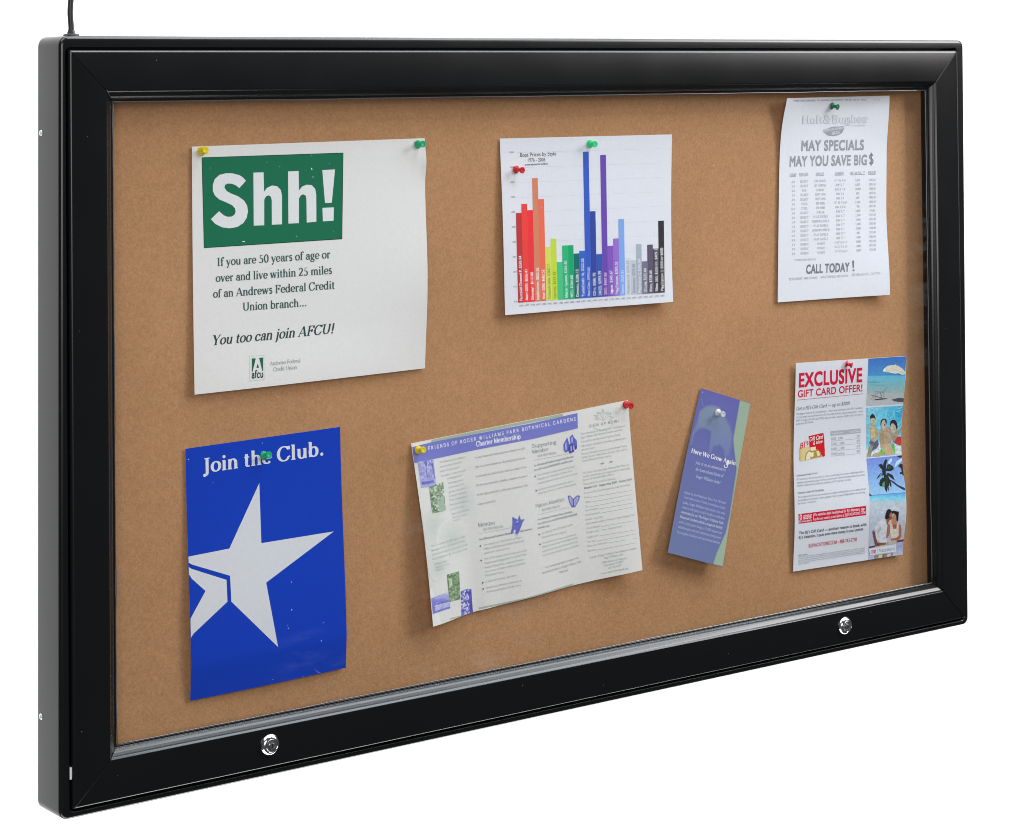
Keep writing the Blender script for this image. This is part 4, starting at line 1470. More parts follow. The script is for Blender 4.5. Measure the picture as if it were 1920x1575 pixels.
for f_, c in ((L6, (1075, 552)), (L6, (1093, 785)), (L7, (1142, 368)), (L7, (1153, 528))):
    k.disc(f_(c), 1.4, 1.6, (88, 92, 94), 2, n=10)
k.build('supporter_text')
# leaf, flowers and butterfly drawings
PUR, PUD, PUL = (100, 104, 184), (76, 78, 160), (164, 168, 214)
k = Ink(ro)
k.poly(L7((700, 80), (790, 125), (820, 50), (840, 125), (905, 115), (865, 180), (850, 230), (800, 350), (762, 362), (755, 290), (735, 285), (700, 355), (672, 352), (700, 240), (705, 160)), PUR, 3)
k.poly(L7((730, 205), (800, 200), (845, 120), (790, 180)), PUD, 4)
k.poly(L7((765, 150), (810, 140), (800, 175), (770, 180)), (140, 144, 206), 4)
k.poly(L7((752, 360), (805, 350), (790, 385), (765, 410)), (176, 180, 214), 2)
k.build('leaf_drawing')
k = Ink(ro)
for ps, c in ((((285, 350), (312, 300), (325, 340), (322, 395), (300, 408), (288, 390)), PUR), (((330, 300), (348, 278), (360, 300), (378, 320), (382, 350), (360, 360), (335, 345)), PUR), (((322, 350), (350, 345), (362, 400), (345, 408), (330, 415), (318, 385)), PUD),
              (((362, 360), (382, 352), (380, 380), (366, 390)), PUD)):
    k.poly(A2(*ps), c, 3)
for ps in (((296, 350), (306, 330), (310, 385), (300, 392)), ((340, 305), (350, 295), (352, 335), (342, 338)), ((334, 360), (342, 358), (346, 395), (338, 400)), ((352, 365), (358, 360), (360, 385), (355, 390))):
    k.poly(A2(*ps), PUL, 4)
k.build('flower_drawing')
k = Ink(ro)
k.poly(L6((1608, 872), (1640, 862), (1700, 920), (1760, 862), (1808, 868), (1792, 945), (1725, 1060), (1700, 1048), (1680, 1065), (1638, 985)), (84, 86, 150), 3)
k.poly(L6((1625, 882), (1642, 878), (1690, 935), (1690, 1035), (1682, 1045), (1648, 975)), PUL, 4)
k.poly(L6((1710, 935), (1762, 878), (1790, 882), (1778, 942), (1722, 1042), (1708, 1030)), PUL, 4)
k.line(L6((1662, 930)), L6((1685, 1020)), 0.8, (110, 114, 186), 5)
k.line(L6((1752, 920)), L6((1718, 1010)), 0.8, (110, 114, 186), 5)
k.build('butterfly_drawing')
L8, L9 = Z(1080, 760, 9.26), Z(1080, 920, 9.26)
k = Ink(ro)
star_ = [(400, 250), (330, 235), (375, 210), (310, 170), (385, 175), (375, 115), (425, 150), (465, 65), (500, 145), (560, 110), (555, 165), (610, 120), (585, 190), (640, 210), (590, 240), (600, 270)]
for a, b_ in zip(star_[:-1], star_[1:]):
    k.line(L8(a), L8(b_), 1.3, (178, 182, 181), 1)
for a in ((360, 190), (425, 150), (465, 90), (540, 140), (590, 180)):
    k.line(L8(a), L8((470, 270)), 0.8, (182, 186, 185), 0)
for a, b_ in (((290, 390), (440, 430)), ((440, 430), (560, 400)), ((560, 400), (650, 320))):
    k.line(L8(a), L8(b_), 1.0, (184, 188, 187), 0)
k.text('SIGN UP NOW!', L8((225, 382)), L8((738, 292)), 4.8, (146, 150, 150), 'gothicb', track=.15)
rt = [((80, 512), (852, 368)), ((80, 577), (817, 432)), ((85, 650), (772, 520)), ((92, 722), (867, 582)), ((95, 787), (322, 745)), ((95, 862), (887, 712)), ((100, 922), (887, 775)), ((105, 982), (617, 888)),
      ((115, 1192), (917, 1043)), ((117, 1255), (937, 1103)), ((122, 1312), (662, 1205)), ((130, 1387), (682, 1283))]
rs = ['Your subscription to Becoming One, The Friends of', "Roger Williams Park Botanical Gardens newsletter.", 'Your gift to the Botanical Gardens Fund.', 'Take pleasure in important education, gardening ideas', 'and much more!', 'Discount Admission to events such as the Newport Flower',
      'Spring Flower & Garden Show, Summer Tours and the', 'Annual Flower & Garden Festival.', 'Yes! I want to join the Roger Williams Park Botanical', 'Gardens. Enclosed are my donation and for membership', 'as one of beautification efforts.', 'Please check off one of the following:']
for s, (a, b_) in zip(rs, rt):
    k.text(s, L8(a), L8(b_), 3.6, TC, 'serif')
k.text('Member $35   Supporting $100   Patron $250', L8((135, 1456)), L8((966, 1300)), 3.9, (118, 122, 124), 'serifb', italic=.2)
k.text('Be sure to fill in the following important information:', L8((135, 1542)), L8((942, 1388)), 3.5, TC, 'serif')
for c in ((455, 1010), (605, 980)):
    k.disc(L8(c), 4, 1.6, (156, 160, 160), 1, -15, 10)
rules = [('Name', (140, 135), (225, 118), (970, -6)), ('Address', (150, 215), (265, 195), (970, 66)), ('City', (155, 290), (215, 282), (975, 142)), ('Phone (daytime)', (155, 362), (385, 318), (980, 216)), ('E-mail (optional)', (160, 440), (410, 390), (985, 288)),
         ('Method of payment:', (165, 520), (470, 460), None), ('Check made payable to "Friends of Roger Williams Park"', (172, 590), (1030, 428), None), ('Check Number', (180, 672), (425, 622), (1010, 522)), ('Credit card   Visa   MasterCard', (180, 742), (795, 632), None),
         ('Credit card #', (183, 830), (405, 782), (1040, 678)), ('Exp. Date', (192, 905), (340, 875), (1040, 750)), ('Name on credit card', (196, 980), (545, 908), (1045, 826)), ('Signature', (205, 1058), (350, 1030), (1050, 903))]
for s, a, b_, c in rules:
    k.text(s, L9(a), L9(b_), 3.4, TC, 'serif')
    if c:
        k.line(L9((b_[0] + 8, b_[1])), L9(c), 0.7, (168, 172, 172), 1)
for s, a, b_ in (('Friends of Roger Williams Park Botanical Gardens', (235, 1180), (1052, 1012)), ('Roger Williams Park', (490, 1182), (817, 1122)), ('1000 Elmwood Avenue', (450, 1267), (877, 1182)), ('Providence, RI 02907', (495, 1317), (827, 1242)), ('401-785-9450', (555, 1367), (782, 1310)), ('www.rogerwilliamspark.org', (440, 1452), (907, 1358))):
    k.text(s, L9(a), L9(b_), 3.8, (150, 154, 155), 'script', italic=.25)
k.build('sign_up_form')

# ================================================================== purple leaflet
Lk = Z(1230, 710, 4.255)
L1k = Z(1260, 730, 8.287)
Lw = Z(1260, 920, 12.115)


def book_col(u, v):
    t = min(1, max(0, v))
    top, mid_, bot = (100, 101, 166), (104, 110, 162), (108, 119, 156)
    if t < .5:
        return tuple(a + (b2 - a) * t * 2 for a, b2 in zip(top, mid_))
    s_ = (t - .5) * 2 * (1 - .5 * u)
    return tuple(a + (b2 - a) * s_ for a, b2 in zip(mid_, bot))


bk = Sheet('narrow_leaflet', [(1314.6, 727.8), (1407.4, 756.4), (1355.3, 1063), (1252.4, 1036.2)],
           lambda u, v: 0.0012 + 0.0125 * np.clip(v, 0, 1) ** 1.6 + 0.0015 * np.sin(u * 3.1) * v, book_col, M_SEMI, 0.0005, back=(160, 170, 165))
tag(bk.root, 'narrow purple leaflet with a pale green edge hanging tilted', 'leaflet')
k = Ink(bk)


def arch_col(x, y):
    t = min(1, max(0, (y - 760) / 105))
    a, b2 = (124, 138, 158), (112, 122, 170)
    return tuple(p + (q - p) * t for p, q in zip(a, b2))


ARCH = (L1k((395, 480), (420, 340), (520, 260), (620, 242), (740, 280), (830, 430), (905, 580), (938, 700), (930, 850), (880, 1040), (815, 1065), (800, 950), (740, 868), (650, 885), (600, 1000), (565, 990), (600, 660), (520, 615), (430, 612), (345, 680), (310, 870), (272, 862), (335, 640)))


def soft(kk, pts, colf, back, layer, steps=4, grow=3.4):
    """airbrushed shape: rings from the surrounding colour to the shape's own"""
    n = len(pts)
    ar = sum(pts[i][0] * pts[(i + 1) % n][1] - pts[(i + 1) % n][0] * pts[i][1] for i in range(n))
    sg = 1 if ar > 0 else -1
    for st in range(steps):
        t = (st + 1) / (steps + 0.0)
        d = grow * (0.5 - t) * sg
        ring_ = []
        for i in range(n):
            a, b2, c = (np.array(pts[j % n]) for j in (i - 1, i, i + 1))
            e1, e2 = (b2 - a) / (np.hypot(*(b2 - a)) + 1e-9), (c - b2) / (np.hypot(*(c - b2)) + 1e-9)
            nn = np.array([e1[1] + e2[1], -e1[0] - e2[0]])
            nn = nn / (np.hypot(*nn) + 1e-9)
            q = b2 + nn * d
            ring_.append((q[0], q[1]))

        def f(x, y, t=t):
            cc = colf(x, y) if callable(colf) else colf
            bb = back(x, y) if callable(back) else back
            return tuple(p + (q - p) * t for p, q in zip(bb, cc))
        kk.poly(ring_, f, layer + st * 0.25, 7)


def bk_back(x, y):
    q = bk.uv([(x, y)])[0]
    return book_col(q[0], q[1])


soft(k, ARCH, arch_col, bk_back, 1, 5, 6.0)
soft(k, L1k((440, 110), (455, 108), (492, 245), (470, 275)), (112, 122, 176), bk_back, 1, 3, 1.5)
k.build('arch_motif')
k = Ink(bk)
k.poly(Lk((668, 168), (755, 197), (690, 560), (612, 480), (640, 330)), (148, 166, 150), 1, 9)
soft(k, Lk((668, 168), (754, 197), (533, 1500), (452, 1480), (482, 1390), (552, 1230), (582, 1100), (606, 950), (640, 720), (620, 560), (614, 480), (640, 330)), (150, 168, 150), bk_back, 1.5, 4, 3.0)
k.build('green_edge')
k = Ink(bk)
k.text('Here We Grow Again!', L1k((298, 985)), L1k((1002, 1188)), 8.6, (226, 228, 240), 'scriptb')
k.path(L1k((838, 1160), (862, 1185), (852, 1215), (822, 1218), (806, 1195), (822, 1170)), 1.3, (226, 228, 240), 2)
for s, a, b_ in (('Join us on an adventure to', (360, 1155), (826, 1275)), ('the horticultural future of', (364, 1258), (795, 1370)), ('Roger Williams Park!', (368, 1370), (745, 1472))):
    k.text(s, L1k(a), L1k(b_), 5.6, (200, 206, 232), 'serif', italic=.25)
k.build('headline')
k = Ink(bk)
ll = [(275, 62), (262, 165), (240, 285), (225, 392), (205, 505), (175, 612), (155, 727), (135, 842), (112, 958)]
rr_ = [(1225, 308), (1210, 425), (1195, 545), (1185, 658), (1165, 765), (1140, 872), (1128, 990), (1108, 1098), (1090, 1215)]
for i, s in enumerate(['Cited by the National Trust for Historic', "Preservation as one of America's preeminent historic", 'parks, Roger Williams Park enters the next', 'century with plans to build another world-class', 'attraction for us! The Roger Williams Park',
                       'Botanical Gardens will be a superior facility', 'with its lush green lining, a 23,000 square foot', 'exhibition glass and steel conservatory being home', 'to a complex of interior and educational facilities.']):
    k.text(s, Lw(ll[i]), Lw(rr_[i]), 4.6, (186, 193, 226) if i not in (4, 5) else (205, 210, 236), 'serif' if i not in (4, 5) else 'serifb')
k.build('body_text')

# ================================================================== gift card flyer
bj = Sheet('gift_card_flyer', [(1492.3, 680.7), (1699.4, 667.3), (1692.6, 1039.8), (1487.4, 1071.8)],
           lambda u, v: 0.0012 + (0.35 + 0.75 * u) * wave(v, [(0, .0095), (.43, .0006), (.77, .0098), (1, .0035)]),
           (208, 210, 218), M_SEMI, 0.00025, n=90)
tag(bj.root, 'curled white flyer with red headline and a column of holiday photos', 'flyer')
E1, E2 = Z(1485, 675, 8.076), Z(1485, 870, 7.683)
RED = (196, 36, 66)
k = Ink(bj)
k.text('EXCLUSIVE', E1((103, 410)), E1((1062, 325)), 26.2, RED, 'sansx', layer=1)
k.text('GIFT CARD OFFER!', E1((88, 567)), E1((1064, 471)), 13.2, RED, 'sansb', layer=1)
k.line(E1((80, 606)), E1((1075, 511)), 0.9, (190, 110, 130), 1)
k.build('headline')
k = Ink(bj)
k.text("Get a BJ's Gift Card \u2014 up to $200!", E1((66, 762)), E1((876, 676)), 6.2, (96, 102, 112), 'serif', italic=.25)
for s, a, b_ in (("The biggest deals on the best getaways \u2014 that's what you expect from BJ's Vacations.", (65, 830), (1065, 733)), ('And you might have heard about this Gift Card offer. Now the value is even greater \u2014 up to', (65, 880), (1070, 786)), ('$200! You\'ll get a BJ\'s Gift Card EXTRA when you book a vacation of $500 or more. It\'s yours to', (63, 930), (1076, 835)), ("spend in any BJ's location.", (60, 985), (325, 945))):
    k.text(s, E1(a), E1(b_), 3.5, (130, 136, 146), 'serif')
k.build('offer_text')
k = Ink(bj)
for s, a, b_, f_ in (('Getaways from A to Z', (65, 182), (367, 138), 'serifb'), ("BJ's Vacations is the one-stop source for all your travel needs, from cruises and hotel packages to", (66, 237), (1042, 118), 'serif'), ("small inns and weekend escapes, we've got you covered. Choose from thousands of trips, from", (70, 283), (1046, 165), 'serif'),
                     ('Florida to Alaska and the Caribbean to anywhere in U.S. Fares and city hotels.', (75, 327), (852, 234), 'serif'), ('Vacation Sales & Flexibility', (78, 432), (462, 384), 'serifb'), ("We've got great travel fares, plus special tours on airfares and hotels that you can combine for the", (84, 492), (1060, 368), 'serif'),
                     ('best possible price on all your vacation getaways. And if a change of flight patterns the next thing,', (84, 538), (1056, 415), 'serif'), ("don't worry \u2014 call for you.", (85, 583), (347, 548), 'serif')):
    k.text(s, E2(a), E2(b_), 3.6, (128, 134, 144) if f_ == 'serif' else (110, 116, 126), f_)
k.build('offer_details')
k = Ink(bj)
k.text("The BJ's Gift Card \u2014 another reason to book with", E2((97, 1015)), E2((1072, 888)), 5.2, (84, 90, 100), 'gothicb')
k.text("BJ's Vacations. It puts even more money in your pocket.", E2((97, 1080)), E2((1032, 952)), 5.2, (84, 90, 100), 'gothicb')
k.text('BJSVACATIONS.COM \u2022 888-743-2730', E2((240, 1203)), E2((932, 1107)), 6.4, (188, 82, 98), 'gothicb')
k.build('contact_text')
k = Ink(bj)
k.text('Offer details:', E2((90, 1327)), E2((228, 1308)), 2.8, (120, 126, 136), 'serifb')
for i, (a, b_) in enumerate((((92, 1352), (1046, 1214)), ((92, 1377), (1046, 1238)), ((92, 1402), (1046, 1262)), ((90, 1427), (1046, 1286)), ((88, 1452), (250, 1426)))):
    k.text(['Offer is good on new bookings of vacation packages and cruises only and may not be combined with any other offer or promotion', 'The card is sent by mail after travel is complete and has no cash value. Some blackout dates, resorts and restrictions may apply', 'See the web site for the complete terms of the offer and for the list of hotels and destinations that take part in the program now', 'Prices are per person and subject to change without notice. Taxes and fees are extra and are due at the time of final payment on', 'your vacation.'][i], E2(a), E2(b_), 2.7, (140, 146, 156), 'sans')
k.build('fine_print')
k = Ink(bj)
k.poly(E2((92, 722), (1065, 602), (1069, 735), (97, 860)), (192, 30, 56), 1)
bn = k.build('red_banner')
k = Ink(bj)
PK = (236, 206, 214)
k.text("For vacation deals handpicked for BJ's Members, sign", E2((322, 750)), E2((1044, 660)), 5.0, PK, 'gothicb', layer=3)
k.text('up for our weekly e-mail alerts at BJSVACATIONS.COM', E2((322, 812)), E2((1056, 714)), 5.0, PK, 'gothicb', layer=3)
k.text('E-mail alerts', E2((104, 844)), E2((287, 822)), 4.0, PK, 'gothicb', layer=3)
k.disc(E2((126, 765)), 2.4, 5.2, PK, 3, 0, 14)
k.disc(E2((126, 765)), 1.2, 3.4, (200, 60, 84), 4, 0, 12)
for dy in (-22, 0, 22):
    k.path([E2((160 + t * 120 / 12, 768 + dy - t * 1.3 + 7 * math.sin(t * 1.5))) for t in range(13)], 1.5, PK, 3)
k.line(E2((306, 718)), E2((309, 812)), 0.8, PK, 3)
k.build('banner_text', bn)
k = Ink(bj)
k.poly(E1((250, 1152), (458, 1105), (474, 1108), (484, 1124), (498, 1440), (494, 1456), (480, 1464), (440, 1466), (270, 1360)), (200, 30, 46), 1)
k.poly(E1((103, 1340), (262, 1300), (275, 1380), (450, 1440), (462, 1466), (140, 1535), (122, 1528), (110, 1510)), lambda x, y: (196, 172, 116) if x < 1502 else (208, 190, 140), 2, 5)
k.poly(E1((190, 1520), (205, 1420), (240, 1375), (320, 1345), (390, 1355), (430, 1400), (450, 1460)), (170, 138, 78), 3)
k.poly(E1((205, 1512), (222, 1425), (255, 1385), (285, 1400), (275, 1500)), (226, 214, 176), 4)
k.poly(E1((275, 1325), (355, 1310), (358, 1365), (280, 1375)), (228, 218, 184), 5)
k.poly(E1((265, 1410), (325, 1395), (322, 1460), (290, 1470)), (230, 222, 194), 5)
k.poly(E1((365, 1375), (405, 1380), (425, 1440), (385, 1460)), (222, 208, 168), 4)
k.text("BJ's", E1((125, 1342)), E1((247, 1276)), 9.6, (196, 40, 62), 'gothicb', layer=6)
k.text('Gift Card', E1((262, 1232)), E1((470, 1185)), 7.2, (232, 220, 224), 'gothicb', italic=.2, layer=6)
k.text('& More', E1((315, 1287)), E1((460, 1252)), 6.0, (232, 220, 224), 'gothicb', italic=.2, layer=6)
k.build('gift_card_picture')
k = Ink(bj)
k.poly(E1((580, 1078), (1036, 1036), (1040, 1102), (585, 1146)), (164, 169, 178), 1)
k.text('Vacation Spend', E1((598, 1128)), E1((772, 1110)), 3.6, (206, 210, 218), 'gothicb')
k.text('Gift Card', E1((870, 1104)), E1((1020, 1090)), 3.6, (206, 210, 218), 'gothicb')
for i, (s, t_) in enumerate((('500 - 2,000', '25'), ('2,001 - 3,000', '75'), ('3,001 - 5,000', '100'), ('5,001 and up', '200'))):
    y = 1212 + i * 76
    w_ = [175, 195, 195, 200][i]
    k.text('$' + s, E1((596, y)), E1((596 + w_, y - 16)), 4.6, (148, 153, 162), 'sans')
    k.text('$' + t_, E1((978, y - 40)), E1((1030, y - 45)), 4.6, (148, 153, 162), 'sans')
    k.line(E1((588, y + 16)), E1((1042, y - 26)), 0.7, (172, 177, 186), 1)
k.build('reward_table')

# photographs printed down the right-hand side
B1, B2, B3, B4 = Z(1620, 665, 16.58), Z(1620, 755, 15), Z(1620, 850, 15.75), Z(1620, 940, 13.7)


def bands(stops):
    def f(x, y):
        for (a, ca), (b2, cb) in zip(stops[:-1], stops[1:]):
            if y <= b2:
                t = min(1, max(0, (y - a) / (b2 - a)))
                return tuple(p + (q - p) * t for p, q in zip(ca, cb))
        return stops[-1][1]
    return f


k = Ink(bj, 0.035)
k.poly([(1628.2, 669.5), (1699.6, 666.8), (1697, 704), (1627, 704)], bands([(666, (62, 104, 178)), (690, (74, 128, 190)), (704, (78, 142, 196))]), 1, 8)
k.poly([(1627, 704), (1697, 704), (1694.5, 756.8), (1624.1, 761)], bands([(704, (98, 176, 210)), (712, (112, 178, 196)), (724, (126, 174, 182)), (735, (150, 174, 174)), (740, (172, 176, 176)), (757, (178, 180, 184))]), 1, 4)
k.line((1627, 703.6), (1697, 702.6), 1.0, (60, 118, 178), 2)
k.poly(B1((105, 835), (300, 830), (520, 860), (300, 875), (110, 870)), (92, 160, 172), 2)
k.poly(B1((200, 930), (520, 930), (800, 945), (400, 962), (200, 955)), (118, 166, 166), 2)
k.poly(B1((580, 490), (620, 430), (730, 345), (900, 318), (1060, 345), (1200, 440), (1300, 570), (1290, 605), (1190, 630), (1070, 570), (960, 588), (780, 552), (640, 535), (600, 525)), (206, 202, 184), 3)
k.poly(B1((580, 490), (620, 430), (670, 420), (660, 500), (640, 535), (600, 525)), (212, 222, 232), 4)
k.poly(B1((780, 530), (960, 560), (1070, 545), (1190, 605), (1190, 630), (1070, 572), (960, 590), (780, 555)), (220, 216, 222), 4)
k.disc(B1((975, 318)), 1.2, 0.9, (220, 220, 220), 4)
for a, b_, w_, c in (((340, 1150), (600, 1165), 1.2, (120, 134, 150)), ((470, 1150), (720, 1000), 2.2, (140, 176, 204)), ((340, 1160), (360, 1260), .9, (150, 166, 178)), ((430, 1180), (350, 1270), .9, (130, 142, 150)), ((500, 1180), (560, 1330), 1.1, (110, 112, 116)), ((590, 1160), (630, 1340), 1.0, (140, 140, 140)),
                       ((220, 1255), (560, 1345), 1.2, (110, 104, 112)), ((300, 1290), (215, 1390), .9, (140, 130, 120)), ((370, 1290), (280, 1420), 1.0, (150, 140, 128)), ((600, 1140), (730, 1000), .8, (100, 120, 140))):
    k.line(B1(a), B1(b_), w_, c, 5)
k.poly(B1((330, 1385), (560, 1355), (730, 1358), (700, 1378), (480, 1405), (345, 1415)), (76, 66, 72), 4)
k.poly(B1((850, 1400), (1050, 1345), (1250, 1350), (1245, 1475), (1050, 1465), (930, 1440)), (76, 84, 98), 4)
k.build('beach_photograph')

k = Ink(bj, 0.11)
k.poly([(1624.1, 764.4), (1694.2, 760.2), (1691.2, 851.8), (1624.4, 857.5)], lambda x, y: tuple(a + (b2 - a) * min(1, max(0, (y - 765) / 60)) for a, b2 in zip((126, 192, 222) if x < 1655 else (92, 180, 216), (118, 190, 220))), 1, 6)
k.poly(B2((330, 300), (470, 230), (640, 150), (660, 300), (600, 420), (480, 430), (400, 560)), (110, 192, 226), 2)
k.poly(B2((860, 260), (1090, 120), (1090, 330), (1000, 560), (900, 480)), (66, 164, 206), 2)
for ps in (((900, 240), (1020, 215), (1030, 228), (930, 262)), ((950, 165), (1060, 130), (1065, 140), (960, 180))):
    k.poly(B2(*ps), (176, 220, 238), 3)
k.poly(B2((420, 1020), (480, 1290), (430, 1390), (260, 1430), (200, 1500), (60, 1530), (62, 1300), (240, 1380), (400, 1180)), (204, 214, 222), 2)
k.poly(B2((750, 1010), (830, 1130), (960, 1200), (1070, 1230), (1062, 1450), (880, 1462), (850, 1150)), (196, 206, 216), 2)
SK, SK2 = (176, 156, 128), (150, 138, 122)
# swimmer one
k.poly(B2((62, 680), (180, 680), (200, 640), (190, 600), (290, 590), (310, 680), (380, 760), (410, 860), (395, 960), (300, 1090), (180, 1100), (175, 800), (150, 730), (62, 705)), SK, 4)
k.poly(B2((180, 680), (300, 680), (300, 960), (180, 1000)), (188, 172, 134), 5)
k.poly(B2((180, 430), (300, 425), (312, 520), (290, 590), (240, 620), (195, 590), (178, 520)), (184, 176, 152), 5)
k.poly(B2((165, 470), (170, 370), (210, 325), (250, 310), (290, 355), (320, 430), (312, 500), (295, 430), (190, 440)), (62, 52, 58), 6)
k.poly(B2((180, 520), (305, 515), (300, 570), (190, 575)), (176, 192, 84), 6)
k.poly(B2((125, 1150), (180, 1050), (290, 1120), (380, 1030), (415, 1180), (350, 1290), (200, 1370), (260, 1230), (180, 1150)), (92, 94, 116), 5)
k.poly(B2((175, 1150), (270, 1200), (180, 1520), (70, 1530), (110, 1330)), SK2, 4)
# swimmer two
k.poly(B2((410, 810), (480, 780), (500, 720), (600, 720), (620, 690), (720, 680), (745, 760), (750, 1060), (770, 1150), (470, 1290), (420, 1020)), (172, 150, 122), 4)
k.poly(B2((480, 800), (560, 860), (540, 1140), (470, 1150), (430, 960)), (156, 140, 116), 5)
k.poly(B2((480, 520), (545, 455), (620, 520), (625, 620), (600, 700), (545, 780), (495, 710), (478, 620)), (190, 172, 152), 6)
k.poly(B2((460, 620), (470, 500), (520, 448), (600, 450), (635, 510), (628, 620), (600, 560), (575, 480), (530, 480), (495, 540), (478, 620)), (56, 54, 62), 7)
k.poly(B2((555, 600), (598, 610), (590, 655), (560, 640)), (84, 66, 66), 7)
k.poly(B2((425, 1390), (480, 1290), (560, 1330), (600, 1480), (430, 1400)), (124, 186, 64), 5)
k.poly(B2((770, 1155), (845, 1160), (878, 1400), (840, 1450), (780, 1300)), (96, 176, 92), 5)
k.poly(B2((520, 1260), (560, 1170), (680, 1160), (770, 1250), (850, 1450), (640, 1475), (560, 1400)), (188, 160, 130), 6)
k.poly(B2((200, 1520), (300, 1430), (430, 1400), (560, 1480), (400, 1515)), (176, 158, 132), 4)
# swimmer three
k.poly(B2((740, 840), (780, 900), (920, 780), (1085, 660), (1090, 730), (1000, 800), (940, 960), (880, 1090), (820, 1100), (760, 980)), (160, 142, 122), 4)
k.poly(B2((745, 600), (800, 560), (880, 620), (905, 740), (860, 840), (800, 860), (750, 760)), (186, 170, 150), 6)
k.poly(B2((722, 620), (740, 520), (800, 478), (870, 485), (920, 560), (945, 700), (910, 760), (880, 650), (820, 580), (760, 590), (735, 660)), (50, 46, 60), 7)
k.poly(B2((900, 1000), (940, 950), (1040, 960), (1085, 1080), (1070, 1200), (960, 1190), (830, 1120)), (186, 62, 70), 5)
k.build('swimmers_photograph')

k = Ink(bj, 0.05)
k.poly([(1624.5, 859.8), (1691.2, 853.8), (1697.4, 923.5), (1630.5, 929)], bands([(854, (112, 132, 206)), (885, (124, 158, 212)), (926, (146, 188, 220))]), 1, 8)
k.poly([(1630.5, 929), (1697.4, 923.5), (1698.2, 962), (1696, 1000), (1692.6, 1039.7), (1627.6, 1050.5), (1629.8, 990), (1630.9, 945)], bands([(924, (96, 150, 210)), (932, (112, 190, 222)), (938, (150, 196, 212)), (944, (182, 192, 200)), (1000, (178, 184, 206)), (1050, (174, 180, 206))]), 1, 5)
k.line((1630.5, 929), (1697.4, 923.5), 1.2, (98, 126, 198), 2)
k.poly(B3((155, 1185), (240, 1240), (160, 1262)), (50, 58, 80), 3)
for ps in (((700, 250), (780, 150), (840, 160), (800, 260), (740, 330)), ((940, 250), (1120, 130), (1145, 200), (1000, 320), (900, 420))):
    k.poly(B3(*ps), (184, 208, 230), 2)
DG, DG2 = (38, 48, 44), (60, 72, 58)
for ps in (((570, 560), (560, 330), (600, 220), (640, 170), (690, 190), (650, 330), (640, 540)), ((600, 540), (480, 430), (420, 340), (500, 300), (560, 360)), ((640, 520), (680, 350), (740, 310), (860, 390), (875, 470), (780, 530)),
           ((600, 600), (480, 590), (400, 680), (370, 770), (450, 690), (580, 640)), ((640, 600), (720, 580), (840, 640), (910, 800), (860, 770), (740, 680)), ((580, 620), (700, 640), (760, 780), (740, 960), (700, 1000), (670, 1150), (610, 1060), (590, 900)),
           ((560, 700), (470, 780), (445, 900), (470, 970), (560, 975), (610, 800)), ((740, 760), (780, 800), (810, 940), (800, 1000), (765, 960)), ((700, 980), (725, 1000), (735, 1110), (710, 1090)), ((520, 500), (640, 500), (640, 640), (560, 640))):
    k.poly(B3(*ps), DG, 4 if ps[0] != (520, 500) else 3)
k.poly(B3((530, 900), (600, 820), (610, 990), (540, 985)), (92, 140, 120), 5)
k.poly(B3((620, 700), (690, 680), (700, 900), (640, 960)), (52, 56, 46), 5)
k.poly(B3((480, 620), (540, 600), (520, 650), (440, 700)), (110, 142, 140), 5)
k.poly(B3((680, 380), (760, 360), (800, 430), (700, 480)), DG2, 5)
k.poly(B3((740, 760), (860, 820), (1000, 930), (1200, 1020), (1210, 1095), (1100, 1050), (960, 960), (820, 850)), (58, 54, 84), 3)
k.poly(B3((1000, 380), (1060, 310), (1150, 300), (1185, 660), (1140, 650), (1120, 600), (1050, 630), (1060, 560), (1110, 540), (1090, 440)), (46, 48, 46), 3)
k.poly(B3((950, 70), (1115, 55), (1125, 115), (1060, 130), (990, 100)), (46, 44, 56), 3)
k.build('palm_photograph')

k = Ink(bj, 0.075)
BR = (118, 62, 50)
# balcony rail
k.poly(B4((115, 1165), (280, 1130), (290, 1170), (120, 1205)), (100, 50, 54), 4)
k.poly(B4((830, 1010), (1042, 965), (1040, 1022), (835, 1055)), (120, 58, 52), 4)
# man in a white shirt
k.poly(B4((210, 800), (235, 740), (270, 780), (300, 930), (345, 1060), (400, 1100), (380, 1150), (290, 1150), (250, 1000)), (124, 78, 66), 5)
k.poly(B4((300, 780), (260, 690), (300, 620), (420, 480), (520, 430), (560, 520), (600, 600), (580, 780), (560, 930), (600, 1020), (560, 1060), (400, 1060), (310, 960)), (202, 206, 218), 6)
k.poly(B4((330, 780), (380, 660), (430, 640), (440, 700), (390, 800), (350, 900)), (188, 182, 184), 7)
k.poly(B4((345, 1060), (580, 1060), (560, 1110), (400, 1140), (350, 1110)), (140, 96, 78), 5)
k.poly(B4((400, 1100), (560, 1090), (560, 1150), (400, 1160)), (196, 182, 140), 4)
k.poly(B4((575, 480), (640, 420), (690, 360), (720, 400), (700, 470), (640, 520), (600, 600), (575, 590)), (150, 90, 66), 7)
k.poly(B4((550, 330), (580, 230), (640, 190), (690, 220), (720, 300), (690, 380), (640, 430), (580, 470), (530, 430)), (48, 38, 46), 8)
k.poly(B4((660, 300), (715, 280), (720, 360), (680, 400), (640, 390)), (162, 104, 78), 9)
